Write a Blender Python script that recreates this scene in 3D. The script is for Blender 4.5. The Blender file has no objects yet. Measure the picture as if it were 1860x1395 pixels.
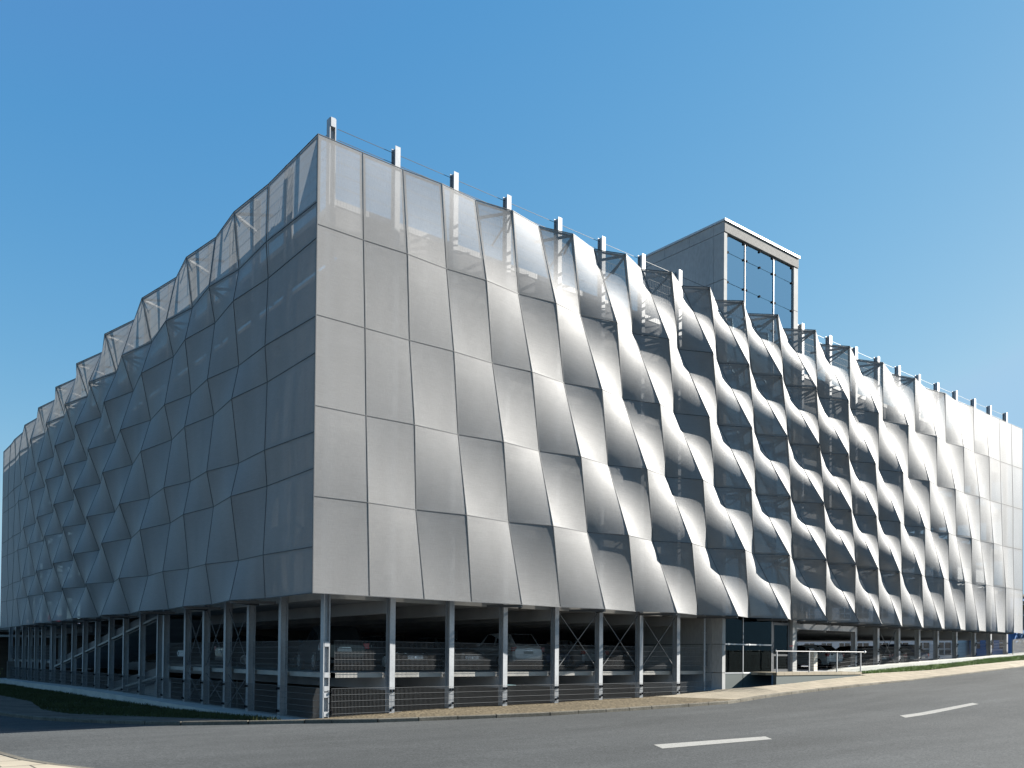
import bpy, bmesh, math, random
from mathutils import Vector, Matrix
import numpy as np
R = math.radians
random.seed(7)
SC = bpy.context.scene
COL = SC.collection

# ------------------------------------------------------------------ camera, world, sun, exposure
CF, CPY, PITCH, YAW, CX, CY, ROLL = 1580.426, 1165.412, 0.016795, 0.68057, -11.6886, -23.9200, 0.008641
def camera():
    cw, sw, cp, sp, cr, sr = math.cos(YAW), math.sin(YAW), math.cos(PITCH), math.sin(PITCH), math.cos(ROLL), math.sin(ROLL)
    r0 = Vector((cw, -sw, 0)); f0 = Vector((sw*cp, cw*cp, sp)); u0 = r0.cross(f0)
    r = r0*cr + u0*sr; u = u0*cr - r0*sr
    m = Matrix(((r.x, u.x, -f0.x, CX), (r.y, u.y, -f0.y, CY), (r.z, u.z, -f0.z, 0), (0, 0, 0, 1)))
    cd = bpy.data.cameras.new('camera'); co = bpy.data.objects.new('camera', cd); COL.objects.link(co)
    co.matrix_world = m
    cd.sensor_width = 36; cd.lens = CF/1860*36
    cd.shift_y = (CPY-697.5)/1860; cd.clip_start = .1; cd.clip_end = 3000
    SC.camera = co
camera()
SUN_AZ, SUN_EL = R(19), R(26)          # azimuth measured from the street front (+X) outwards, elevation
to_sun = Vector((math.cos(SUN_EL)*math.cos(SUN_AZ), -math.cos(SUN_EL)*math.sin(SUN_AZ), math.sin(SUN_EL)))
W = bpy.data.worlds.new('World'); SC.world = W; W.use_nodes = True
wn = W.node_tree.nodes; wl = W.node_tree.links
sky = wn.new('ShaderNodeTexSky'); sky.sky_type = 'NISHITA'; sky.sun_disc = False
sky.sun_elevation = SUN_EL; sky.sun_rotation = math.atan2(to_sun.x, to_sun.y)
sky.altitude = 0; sky.air_density = 1.0; sky.dust_density = 0.3; sky.ozone_density = 0.6
# clear deep blue air: each channel of the sky gets its own contrast
sp_ = wn.new('ShaderNodeSeparateColor'); cb_ = wn.new('ShaderNodeCombineColor'); wl.new(sky.outputs[0], sp_.inputs[0])
for ch, (A, gm, top) in enumerate(((.97, 1.3, .487), (.81, .7, .674), (.836, .333, 1.0))):
    m1 = wn.new('ShaderNodeMath'); m1.operation = 'MULTIPLY'; m1.inputs[1].default_value = .15; wl.new(sp_.outputs[ch], m1.inputs[0])
    m2 = wn.new('ShaderNodeMath'); m2.operation = 'MINIMUM'; m2.inputs[1].default_value = top; wl.new(m1.outputs[0], m2.inputs[0])
    mm = wn.new('ShaderNodeMath'); mm.operation = 'MAXIMUM'; mm.inputs[1].default_value = .165; wl.new(m2.outputs[0], mm.inputs[0])
    m3 = wn.new('ShaderNodeMath'); m3.operation = 'POWER'; m3.inputs[1].default_value = gm; wl.new(mm.outputs[0], m3.inputs[0])
    m4 = wn.new('ShaderNodeMath'); m4.operation = 'MULTIPLY'; m4.inputs[1].default_value = A*5.5; wl.new(m3.outputs[0], m4.inputs[0])
    wl.new(m4.outputs[0], cb_.inputs[ch])
bg = wn['Background']; wl.new(cb_.outputs[0], bg.inputs[0]); bg.inputs[1].default_value = 0.05
sd = bpy.data.lights.new('sun', 'SUN'); sd.energy = 5.0; sd.angle = R(.5); sd.color = (1, .955, .88)
so = bpy.data.objects.new('sun', sd); COL.objects.link(so)
so.rotation_euler = to_sun.to_track_quat('Z', 'Y').to_euler(); so.location = (40, -40, 60)
SC.view_settings.view_transform = 'Standard'; SC.view_settings.look = 'None'
SC.view_settings.exposure = 1.85; SC.view_settings.gamma = 1
SC.cycles.max_bounces = 8; SC.cycles.transparent_max_bounces = 24
SC.cycles.diffuse_bounces = 3; SC.cycles.glossy_bounces = 3

# ------------------------------------------------------------------ helpers
class MB:
    def __init__(s): s.v = []; s.f = []; s.m = []
    def poly(s, pts, mi=0):
        k = len(s.v); s.v += [tuple(p) for p in pts]; s.f.append(tuple(range(k, k+len(pts)))); s.m.append(mi)
    def box(s, x0, x1, y0, y1, z0, z1, mi=0):
        k = len(s.v)
        s.v += [(x0,y0,z0),(x1,y0,z0),(x1,y1,z0),(x0,y1,z0),(x0,y0,z1),(x1,y0,z1),(x1,y1,z1),(x0,y1,z1)]
        for q in ((0,3,2,1),(4,5,6,7),(0,1,5,4),(1,2,6,5),(2,3,7,6),(3,0,4,7)):
            s.f.append(tuple(k+i for i in q)); s.m.append(mi)
    def bar(s, a, b, w, h=None, n=4, mi=0, up=None):
        """prism between two points, w wide and h high (n sides)"""
        a = Vector(a); b = Vector(b); d = b-a
        if d.length < 1e-6: return
        d.normalize(); h = h or w
        u = Vector(up) if up else (Vector((0,0,1)) if abs(d.z) < .9 else Vector((1,0,0)))
        x = d.cross(u).normalized(); y = x.cross(d).normalized()
        k = len(s.v)
        for p in (a, b):
            for i in range(n):
                t = 2*math.pi*(i+.5)/n; c = math.sqrt(2) if n == 4 else 1
                s.v.append(tuple(p + x*(math.cos(t)*w/2*c) + y*(math.sin(t)*h/2*c)))
        for i in range(n):
            j = (i+1) % n; s.f.append((k+i, k+j, k+n+j, k+n+i)); s.m.append(mi)
        s.f.append(tuple(k+i for i in reversed(range(n)))); s.m.append(mi)
        s.f.append(tuple(k+n+i for i in range(n))); s.m.append(mi)
    def lathe(s, c, axis, prof, n=20, mi=0):
        """prof = [(offset along axis, radius)]"""
        c = Vector(c); a = Vector(axis).normalized(); u = Vector((0,0,1)) if abs(a.z) < .9 else Vector((1,0,0))
        x = a.cross(u).normalized(); y = a.cross(x)
        k = len(s.v)
        for o, r in prof:
            for i in range(n):
                t = 2*math.pi*i/n; s.v.append(tuple(c + a*o + x*(r*math.cos(t)) + y*(r*math.sin(t))))
        for j in range(len(prof)-1):
            for i in range(n):
                i2 = (i+1) % n; s.f.append((k+j*n+i, k+j*n+i2, k+(j+1)*n+i2, k+(j+1)*n+i)); s.m.append(mi)
        s.f.append(tuple(k+i for i in reversed(range(n)))); s.m.append(mi)
        e = k+(len(prof)-1)*n; s.f.append(tuple(e+i for i in range(n))); s.m.append(mi)
    def grid(s, fn, nu, nv, mi=0):
        k = len(s.v)
        for j in range(nv+1):
            for i in range(nu+1): s.v.append(tuple(fn(i/nu, j/nv)))
        for j in range(nv):
            for i in range(nu):
                a = k+j*(nu+1)+i; s.f.append((a, a+1, a+nu+2, a+nu+1)); s.m.append(mi)
    def build(s, name, mats, parent=None, smooth=False, loc=None, fix=False):
        me = bpy.data.meshes.new(name); me.from_pydata(s.v, [], s.f)
        if not isinstance(mats, (list, tuple)): mats = [mats]
        for m in mats: me.materials.append(m)
        me.polygons.foreach_set('material_index', s.m)
        if smooth: me.polygons.foreach_set('use_smooth', [True]*len(s.f))
        if fix:
            bm = bmesh.new(); bm.from_mesh(me); bmesh.ops.remove_doubles(bm, verts=bm.verts, dist=1e-5)
            bmesh.ops.recalc_face_normals(bm, faces=bm.faces); bm.to_mesh(me); bm.free()
        me.update()
        o = bpy.data.objects.new(name, me); COL.objects.link(o)
        if parent: o.parent = parent
        if loc: o.location = loc
        return o
def tag(o, label=None, cat=None, group=None, kind=None):
    for k, v in (('label', label), ('category', cat), ('group', group), ('kind', kind)):
        if v: o[k] = v
    return o
def thing(name, label, cat, loc=(0,0,0), rz=0, group=None):
    o = bpy.data.objects.new(name, None); COL.objects.link(o); o.location = loc; o.rotation_euler = (0,0,rz)
    o.empty_display_size = .3
    return tag(o, label, cat, group)
def struct(o): o['kind'] = 'structure'; return o
def copy_tree(o, parent=None):
    c = o.copy(); COL.objects.link(c); c.parent = parent
    for ch in list(o.children): copy_tree(ch, c)
    return c

# ------------------------------------------------------------------ materials
def mat(name, col=(.5,.5,.5), rough=.6, metal=0, spec=.5, noise=None, bump=None, build=None, coat=0):
    m = bpy.data.materials.new(name); m.use_nodes = True
    n = m.node_tree.nodes; l = m.node_tree.links; b = n['Principled BSDF']
    b.inputs['Base Color'].default_value = (*col, 1); b.inputs['Roughness'].default_value = rough
    b.inputs['Metallic'].default_value = metal; b.inputs['Specular IOR Level'].default_value = spec
    b.inputs['Coat Weight'].default_value = coat
    tc = n.new('ShaderNodeTexCoord')
    if noise:                                # [(scale, amount, stretch)]
        prev = None
        for sc, amt, st in noise:
            mp = n.new('ShaderNodeMapping'); mp.inputs['Scale'].default_value = st; l.new(tc.outputs['Object'], mp.inputs[0])
            t = n.new('ShaderNodeTexNoise'); t.inputs['Scale'].default_value = sc; t.inputs['Detail'].default_value = 5
            l.new(mp.outputs[0], t.inputs['Vector'])
            r = n.new('ShaderNodeMapRange'); r.inputs[1].default_value = .3; r.inputs[2].default_value = .7
            r.inputs[3].default_value = 1-amt; r.inputs[4].default_value = 1+amt
            l.new(t.outputs[0], r.inputs[0])
            mx = n.new('ShaderNodeMix'); mx.data_type = 'RGBA'; mx.blend_type = 'MULTIPLY'; mx.inputs[0].default_value = 1
            if prev is None: mx.inputs[6].default_value = (*col, 1)
            else: l.new(prev, mx.inputs[6])
            l.new(r.outputs[0], mx.inputs[7]); prev = mx.outputs[2]
        l.new(prev, b.inputs['Base Color'])
    if bump:
        sc, st, dist = bump
        t = n.new('ShaderNodeTexNoise'); t.inputs['Scale'].default_value = sc; t.inputs['Detail'].default_value = 6
        l.new(tc.outputs['Object'], t.inputs['Vector'])
        bp = n.new('ShaderNodeBump'); bp.inputs['Strength'].default_value = st; bp.inputs['Distance'].default_value = dist
        l.new(t.outputs[0], bp.inputs['Height']); l.new(bp.outputs[0], b.inputs['Normal'])
    if build: build(m, n, l, b, tc)
    return m
I1 = (1,1,1)
def mesh_build(m, n, l, b, tc):
    """woven metal sheet: part of the light goes straight through its holes, less of it at a slant"""
    out = n['Material Output']
    lw = n.new('ShaderNodeLayerWeight'); lw.inputs[0].default_value = .35
    r = n.new('ShaderNodeMapRange'); r.inputs[1].default_value = .25; r.inputs[2].default_value = .72
    r.inputs[3].default_value = .745; r.inputs[4].default_value = .985
    l.new(lw.outputs['Facing'], r.inputs[0])
    w = n.new('ShaderNodeTexWave'); w.wave_type = 'BANDS'; w.bands_direction = 'Z'; w.inputs['Scale'].default_value = 9
    w.inputs['Distortion'].default_value = 1.5; w.inputs['Detail'].default_value = 3
    l.new(tc.outputs['Object'], w.inputs['Vector'])
    ad = n.new('ShaderNodeMath'); ad.operation = 'MULTIPLY_ADD'; ad.inputs[1].default_value = .035
    l.new(w.outputs[1], ad.inputs[0]); l.new(r.outputs[0], ad.inputs[2])
    tl = n.new('ShaderNodeBsdfTranslucent'); tl.inputs[0].default_value = (.55,.55,.54,1)
    ms = n.new('ShaderNodeMixShader'); ms.inputs[0].default_value = .06
    l.new(b.outputs[0], ms.inputs[1]); l.new(tl.outputs[0], ms.inputs[2])
    # round wires: every spot of the weave shows facets turned many ways
    ge = n.new('ShaderNodeNewGeometry'); wn_ = n.new('ShaderNodeTexNoise'); wn_.inputs['Scale'].default_value = 220; wn_.inputs['Detail'].default_value = 1
    l.new(tc.outputs['Object'], wn_.inputs['Vector'])
    s1 = n.new('ShaderNodeVectorMath'); s1.operation = 'SUBTRACT'; s1.inputs[1].default_value = (.5,.5,.5); l.new(wn_.outputs['Color'], s1.inputs[0])
    s2 = n.new('ShaderNodeVectorMath'); s2.operation = 'SCALE'; s2.inputs['Scale'].default_value = .8; l.new(s1.outputs[0], s2.inputs[0])
    s3 = n.new('ShaderNodeVectorMath'); s3.operation = 'ADD'; l.new(ge.outputs['Normal'], s3.inputs[0]); l.new(s2.outputs[0], s3.inputs[1])
    s4 = n.new('ShaderNodeVectorMath'); s4.operation = 'NORMALIZE'; l.new(s3.outputs[0], s4.inputs[0]); l.new(s4.outputs[0], b.inputs['Normal'])
    tr = n.new('ShaderNodeBsdfTransparent')
    mx = n.new('ShaderNodeMixShader'); l.new(ad.outputs[0], mx.inputs[0]); l.new(tr.outputs[0], mx.inputs[1]); l.new(ms.outputs[0], mx.inputs[2])
    l.new(mx.outputs[0], out.inputs[0])
def glass_build(refl, tint, rough=.0, gc=(.52,.72,.86)):
    def f(m, n, l, b, tc):
        out = n['Material Output']
        g = n.new('ShaderNodeBsdfGlossy'); g.inputs[0].default_value = (*gc,1); g.inputs[1].default_value = rough
        t = n.new('ShaderNodeBsdfTransparent'); t.inputs[0].default_value = (*tint, 1)
        fr = n.new('ShaderNodeFresnel'); fr.inputs[0].default_value = 1.5
        ad = n.new('ShaderNodeMath'); ad.operation = 'ADD'; ad.use_clamp = True; ad.inputs[1].default_value = refl
        l.new(fr.outputs[0], ad.inputs[0])
        mx = n.new('ShaderNodeMixShader'); l.new(ad.outputs[0], mx.inputs[0]); l.new(t.outputs[0], mx.inputs[1]); l.new(g.outputs[0], mx.inputs[2])
        l.new(mx.outputs[0], out.inputs[0])
    return f
def paving_build(sx, sy, c1, c2, cm, mortar=.012):
    def f(m, n, l, b, tc):
        br = n.new('ShaderNodeTexBrick'); br.inputs['Color1'].default_value = (*c1,1); br.inputs['Color2'].default_value = (*c2,1); br.inputs['Mortar'].default_value = (*cm,1)
        br.inputs['Scale'].default_value = 1; br.inputs['Brick Width'].default_value = sx; br.inputs['Row Height'].default_value = sy; br.inputs['Mortar Size'].default_value = mortar
        l.new(tc.outputs['Object'], br.inputs['Vector'])
        t = n.new('ShaderNodeTexNoise'); t.inputs['Scale'].default_value = 1.3; t.inputs['Detail'].default_value = 8; l.new(tc.outputs['Object'], t.inputs['Vector'])
        r = n.new('ShaderNodeMapRange'); r.inputs[3].default_value = .72; r.inputs[4].default_value = 1.22; l.new(t.outputs[0], r.inputs[0])
        mx = n.new('ShaderNodeMix'); mx.data_type = 'RGBA'; mx.blend_type = 'MULTIPLY'; mx.inputs[0].default_value = 1
        l.new(br.outputs[0], mx.inputs[6]); l.new(r.outputs[0], mx.inputs[7]); l.new(mx.outputs[2], b.inputs['Base Color'])
        bp = n.new('ShaderNodeBump'); bp.inputs['Strength'].default_value = .5; bp.inputs['Distance'].default_value = .01
        l.new(br.outputs[1], bp.inputs['Height']); bp.invert = True; l.new(bp.outputs[0], b.inputs['Normal'])
    return f
def cobble_build(m, n, l, b, tc):
    v = n.new('ShaderNodeTexVoronoi'); v.inputs['Scale'].default_value = 9; l.new(tc.outputs['Object'], v.inputs['Vector'])
    cr = n.new('ShaderNodeValToRGB'); cr.color_ramp.elements[0].color = (.07,.057,.038,1); cr.color_ramp.elements[1].color = (.16,.13,.085,1)
    l.new(v.outputs['Color'], cr.inputs[0])
    t = n.new('ShaderNodeTexNoise'); t.inputs['Scale'].default_value = .8; t.inputs['Detail'].default_value = 8; l.new(tc.outputs['Object'], t.inputs['Vector'])
    r = n.new('ShaderNodeMapRange'); r.inputs[3].default_value = .6; r.inputs[4].default_value = 1.3; l.new(t.outputs[0], r.inputs[0])
    mx = n.new('ShaderNodeMix'); mx.data_type = 'RGBA'; mx.blend_type = 'MULTIPLY'; mx.inputs[0].default_value = 1
    l.new(cr.outputs[0], mx.inputs[6]); l.new(r.outputs[0], mx.inputs[7]); l.new(mx.outputs[2], b.inputs['Base Color'])
    bp = n.new('ShaderNodeBump'); bp.inputs['Strength'].default_value = .9; bp.inputs['Distance'].default_value = .03; bp.invert = True
    l.new(v.outputs['Distance'], bp.inputs['Height']); l.new(bp.outputs[0], b.inputs['Normal'])
M = {}
M['mesh'] = mat('woven_metal', (.235,.235,.235), .52, .06, .1, noise=[(1.1,.06,(1,1,.3)),(5,.07,(.5,.5,14)),(60,.06,(1,1,.15))], build=mesh_build)
M['joint'] = mat('dark_joint', (.035,.04,.045), .6)
M['flange'] = mat('frame_steel', (.085,.088,.092), .5, .5)
M['galv'] = mat('galvanised_steel', (.32,.33,.342), .48, .3, noise=[(3,.1,(1,1,.4)),(14,.09,I1)])
M['beam'] = mat('pale_beam', (.30,.288,.265), .6, .1, noise=[(2.5,.12,I1)])
M['wire'] = mat('wire_steel', (.115,.12,.125), .5, .3)
M['deck'] = mat('dark_concrete_deck', (.24,.245,.25), .85, noise=[(.7,.2,I1)])
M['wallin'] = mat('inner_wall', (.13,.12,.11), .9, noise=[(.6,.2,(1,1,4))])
M['conc'] = mat('tower_concrete', (.30,.30,.293), .85, noise=[(.5,.1,I1),(9,.1,(1,1,.35)),(55,.07,I1)], bump=(40,.15,.01))
M['fascia'] = mat('exposed_aggregate', (.17,.166,.158), .9, noise=[(1,.08,I1),(30,.3,(1,1,.4))], bump=(60,.4,.01))
M['cap'] = mat('roof_cap_metal', (.38,.385,.39), .4, .3)
M['plinth'] = mat('plinth_concrete', (.36,.36,.33), .9, noise=[(.8,.15,(1,1,2)),(12,.1,I1)], bump=(25,.2,.01))
M['asph'] = mat('asphalt', (.062,.065,.065), .9, 0, .08, noise=[(.10,.14,(1,2.5,1)),(.55,.09,(.35,2,1)),(3,.06,I1),(22,.32,I1),(60,.35,I1)], bump=(45,.6,.012))
def worn_build(m, n, l, b, tc):
    t = n.new('ShaderNodeTexNoise'); t.inputs['Scale'].default_value = 26; t.inputs['Detail'].default_value = 8; l.new(tc.outputs['Object'], t.inputs['Vector'])
    r = n.new('ShaderNodeMapRange'); r.inputs[1].default_value = .56; r.inputs[2].default_value = .68; r.inputs[3].default_value = 0; r.inputs[4].default_value = .75; l.new(t.outputs[0], r.inputs[0])
    mx = n.new('ShaderNodeMix'); mx.data_type = 'RGBA'; l.new(r.outputs[0], mx.inputs[0])
    mx.inputs[6].default_value = (.27,.265,.245,1); mx.inputs[7].default_value = (.08,.082,.08,1); l.new(mx.outputs[2], b.inputs['Base Color'])
M['mark'] = mat('road_paint', (.33,.325,.30), .8, 0, .1, build=worn_build)
M['cable'] = mat('dark_cable', (.05,.052,.055), .5, .3)
M['kerb'] = mat('kerb_stone', (.12,.11,.09), .9, 0, .1, noise=[(1.1,.25,I1),(14,.2,I1)], bump=(30,.4,.015))
M['pave'] = mat('paving', (.4,.36,.28), .9, 0, .1, build=paving_build(.6,.4,(.30,.26,.20),(.26,.23,.175),(.15,.125,.09)))
M['isle'] = mat('island_paving', (.4,.36,.28), .9, build=paving_build(.9,.9,(.32,.275,.2),(.29,.25,.185),(.07,.06,.045),.02))
M['cobble'] = mat('cobble_verge', (.3,.25,.18), .95, 0, .1, build=cobble_build)
M['dirt'] = mat('trodden_dirt', (.12,.10,.08), .95, 0, .1, noise=[(.7,.3,I1),(7,.2,I1)], bump=(12,.5,.03))
M['soil'] = mat('lawn_soil', (.05,.06,.025), .95, noise=[(3,.3,I1)])
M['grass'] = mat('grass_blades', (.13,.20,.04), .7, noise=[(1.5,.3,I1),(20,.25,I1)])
M['rough'] = mat('shade_darkened_grass', (.05,.058,.024), .8, 0, .1, noise=[(1.5,.3,I1),(20,.25,I1)])  # side lawn grass, its colour darkened to stand in for deep shade
M['tglass'] = mat('tower_glass', build=glass_build(.62, (.45,.56,.6)))
M['gglass'] = mat('dimmed_reflection_glass', build=glass_build(-.02, (.5,.6,.6), gc=(.4,.48,.5)))  # reflection dimmed in the colour, in place of dark surroundings opposite
M['dark'] = mat('black_fitting', (.012,.012,.014), .9, 0, .05)
M['parapet'] = mat('dark_parapet', (.06,.062,.065), .8)
M['darkpanel'] = mat('dark_green_panel', (.045,.06,.058), .5)
M['door'] = mat('door_frame', (.05,.055,.06), .45)
M['white'] = mat('white_paint', (.75,.75,.73), .5)
M['ticket'] = mat('beige_cladding', (.5,.47,.4), .7, noise=[(8,.12,I1)])
M['leaf_dark'] = mat('foliage', (.055,.085,.025), .6, noise=[(1.5,.35,I1),(9,.3,I1)])
M['leaf_gold'] = mat('golden_foliage', (.27,.26,.035), .6, noise=[(4,.35,I1),(25,.3,I1)])
M['bark'] = mat('bark', (.09,.07,.05), .9, noise=[(6,.3,(1,1,.2))])
M['tyre'] = mat('tyre_rubber', (.02,.02,.02), .8)
M['rim'] = mat('alloy_rim', (.6,.61,.62), .3, .8)
M['carglass'] = mat('car_glass', (.015,.018,.02), .06, 0, .8)
M['lamp_red'] = mat('tail_lamp', (.35,.015,.02), .2, 0, .6)
M['lamp_clear'] = mat('head_lamp', (.7,.73,.75), .12, .2, .8)
M['plate'] = mat('number_plate', (.62,.63,.62), .5)
M['trim'] = mat('black_trim', (.025,.025,.027), .5)
M['chrome'] = mat('chrome', (.75,.76,.78), .15, .95)
def paint(name, c): return mat(name, c, .28, .25, .5, coat=.6)
PAINT = dict(black=paint('black_paint', (.012,.013,.016)), white=paint('white_car_paint', (.86,.87,.88)), silver=paint('silver_paint', (.42,.44,.47)),
             blue=paint('blue_paint', (.03,.06,.14)), grey=paint('grey_paint', (.12,.125,.13)), red=paint('red_paint', (.4,.02,.02)))
M['wbuild'] = mat('white_render', (.72,.72,.7), .8, noise=[(.4,.06,I1)])
M['bbuild'] = mat('blue_cladding', (.04,.17,.42), .5)
M['wpane'] = mat('window_pane', (.03,.04,.045), .1, 0, .7)
# fitted corner points of the screen panels: along the wall, outwards, heights
SR=[[0.0,1.52,2.99,4.44,5.89,7.35,8.75,10.12,11.55,12.79,14.22,15.36,16.7,17.72,18.94,19.96,21.24,22.44,24.02,25.41,27.19,28.65,30.6,32.19,34.31,35.99,38.2,40.05,42.15,44.21,46.19,48.25,50.19,52.0],[0.0,1.59,3.15,4.73,6.29,7.84,9.4,10.87,12.43,13.76,15.3,16.55,17.96,19.19,20.36,21.66,22.77,24.24,25.52,27.04,28.56,30.07,31.82,33.41,35.29,37.03,38.91,40.8,42.64,44.62,46.43,48.42,50.27,52.0],[0.0,1.68,3.31,5.0,6.7,8.34,10.05,11.68,13.2,14.82,16.32,17.79,19.26,20.59,21.96,23.17,24.62,25.74,27.31,28.44,30.06,31.33,32.98,34.5,36.21,37.86,39.67,41.38,43.24,44.99,46.87,48.57,50.44,52.0],[0.0,1.75,3.47,5.27,7.04,8.87,10.6,12.41,14.06,15.82,17.37,19.05,20.55,22.05,23.4,24.88,26.07,27.76,28.69,30.42,31.37,33.02,34.14,35.79,37.12,38.87,40.23,42.13,43.52,45.49,46.95,48.78,50.41,52.0],[0.0,1.78,3.62,5.47,7.48,9.25,11.33,13.03,15.02,16.66,18.52,20.05,21.86,23.17,24.96,26.07,27.98,28.75,30.75,31.2,33.15,33.74,35.53,36.45,38.22,39.35,41.18,42.38,44.26,45.55,47.41,48.77,50.56,52.0],[0.0,1.94,3.96,5.9,8.02,9.98,12.04,14.03,15.99,17.91,19.77,21.56,23.24,24.88,26.39,27.86,29.22,30.58,31.66,33.13,34.04,35.6,36.57,38.07,39.17,40.64,41.79,43.39,44.46,46.26,47.18,49.16,49.84,52.0]]
DR=[[0.0,0.0,0.0,0.1,0.0,0.25,0.0,0.38,0.0,0.52,0.0,0.62,0.0,0.7,0.0,0.77,0.0,0.84,0.0,0.9,0.0,0.8,0.0,0.66,0.0,0.5,0.0,0.31,0.0,0.13,0.0,0.01,0.0,0.0],[0.0,0.0,0.08,0.0,0.16,0.0,0.28,0.0,0.42,0.0,0.55,0.0,0.69,0.0,0.78,0.0,0.84,0.0,0.89,0.0,0.78,0.0,0.62,0.0,0.48,0.0,0.35,0.0,0.23,0.0,0.14,0.0,0.01,0.0],[0.0,0.0,0.0,0.09,0.0,0.21,0.0,0.39,0.0,0.52,0.0,0.64,0.0,0.77,0.0,0.87,0.0,0.93,0.0,0.86,0.0,0.71,0.0,0.57,0.0,0.43,0.0,0.3,0.0,0.17,0.0,0.01,0.0,0.0],[0.0,0.0,0.1,0.0,0.24,0.0,0.39,0.0,0.54,0.0,0.67,0.0,0.79,0.0,0.88,0.0,0.96,0.0,0.87,0.0,0.74,0.0,0.61,0.0,0.52,0.0,0.42,0.0,0.32,0.0,0.19,0.0,0.01,0.0],[0.0,0.12,0.0,0.25,0.0,0.38,0.0,0.54,0.0,0.68,0.0,0.84,0.0,1.0,0.0,1.1,0.0,1.08,0.0,0.92,0.0,0.78,0.0,0.67,0.0,0.55,0.0,0.41,0.0,0.3,0.0,0.2,0.0,0.0],[0.0,0.0,0.03,0.0,0.13,0.0,0.28,0.0,0.48,0.0,0.69,0.0,0.87,0.0,1.0,0.0,1.03,0.0,0.89,0.0,0.71,0.0,0.61,0.0,0.52,0.0,0.42,0.0,0.36,0.0,0.34,0.0,0.27,0.0]]
SL=[[0.0,3.63,6.18,8.45,10.85,12.96,16.13,18.95,21.86,24.68,27.56,30.27,32.95,35.78,38.49,41.31,43.9,46.19,49.0,50.8,54.1],[0.0,3.5,6.1,8.4,10.93,13.17,16.21,18.94,21.87,24.56,27.47,30.08,33.0,35.61,38.52,41.14,43.76,46.22,48.83,51.12,54.1],[0.0,3.56,6.01,8.41,10.88,13.17,16.11,18.94,21.71,24.6,27.27,30.25,32.72,35.8,38.29,41.26,43.64,46.44,48.83,51.72,54.1],[0.0,3.49,6.01,8.42,10.93,13.25,16.18,18.98,21.8,24.58,27.4,30.06,32.95,35.55,38.39,41.07,43.6,46.25,48.69,51.38,54.1],[0.0,3.52,5.96,8.39,10.83,13.21,16.06,18.86,21.65,24.53,27.23,30.2,32.73,35.73,38.32,41.17,43.75,46.28,48.96,51.3,54.1],[0.0,3.35,5.89,8.29,10.87,13.14,16.14,18.86,21.76,24.52,27.44,30.12,32.95,35.68,38.33,41.25,43.57,46.46,48.76,51.6,54.1],[0.0,3.43,5.75,8.28,10.75,13.25,15.99,18.88,21.56,24.57,27.11,30.22,32.59,35.66,38.14,40.95,43.56,45.97,48.84,50.86,54.1],[0.0,3.36,5.78,8.34,10.91,13.24,16.18,18.82,21.73,24.39,27.33,29.86,32.85,35.36,38.23,40.86,43.49,46.18,48.71,51.5,54.1],[0.0,3.45,5.52,8.31,10.73,13.31,16.21,18.87,21.84,24.52,27.38,30.18,32.73,35.66,38.14,40.93,43.48,45.91,48.78,50.76,54.1]]
DL=[[0.0,0.0,0.19,0.0,0.3,0.0,0.47,0.0,0.59,0.0,0.61,0.0,0.55,0.0,0.44,0.0,0.29,0.0,0.08,0.0,0.0],[0.0,0.11,0.0,0.25,0.0,0.34,0.0,0.54,0.0,0.66,0.0,0.64,0.0,0.53,0.0,0.41,0.0,0.21,0.0,0.05,0.0],[0.0,0.0,0.23,0.0,0.29,0.0,0.45,0.0,0.61,0.0,0.69,0.0,0.58,0.0,0.46,0.0,0.3,0.0,0.09,0.0,0.0],[0.0,0.11,0.0,0.25,0.0,0.31,0.0,0.54,0.0,0.64,0.0,0.63,0.0,0.5,0.0,0.39,0.0,0.2,0.0,0.02,0.0],[0.0,0.0,0.26,0.0,0.27,0.0,0.44,0.0,0.63,0.0,0.72,0.0,0.58,0.0,0.44,0.0,0.27,0.0,0.07,0.0,0.0],[0.0,0.13,0.0,0.27,0.0,0.32,0.0,0.56,0.0,0.66,0.0,0.62,0.0,0.48,0.0,0.36,0.0,0.15,0.0,0.0,0.0],[0.0,0.0,0.32,0.0,0.29,0.0,0.44,0.0,0.64,0.0,0.71,0.0,0.59,0.0,0.46,0.0,0.3,0.0,0.07,0.0,0.0],[0.0,0.13,0.0,0.24,0.0,0.28,0.0,0.54,0.0,0.68,0.0,0.64,0.0,0.53,0.0,0.42,0.0,0.2,0.0,0.0,0.0],[0.0,0.0,0.4,0.0,0.27,0.0,0.37,0.0,0.55,0.0,0.65,0.0,0.56,0.0,0.47,0.0,0.3,0.0,0.08,0.0,0.0]]
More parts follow.
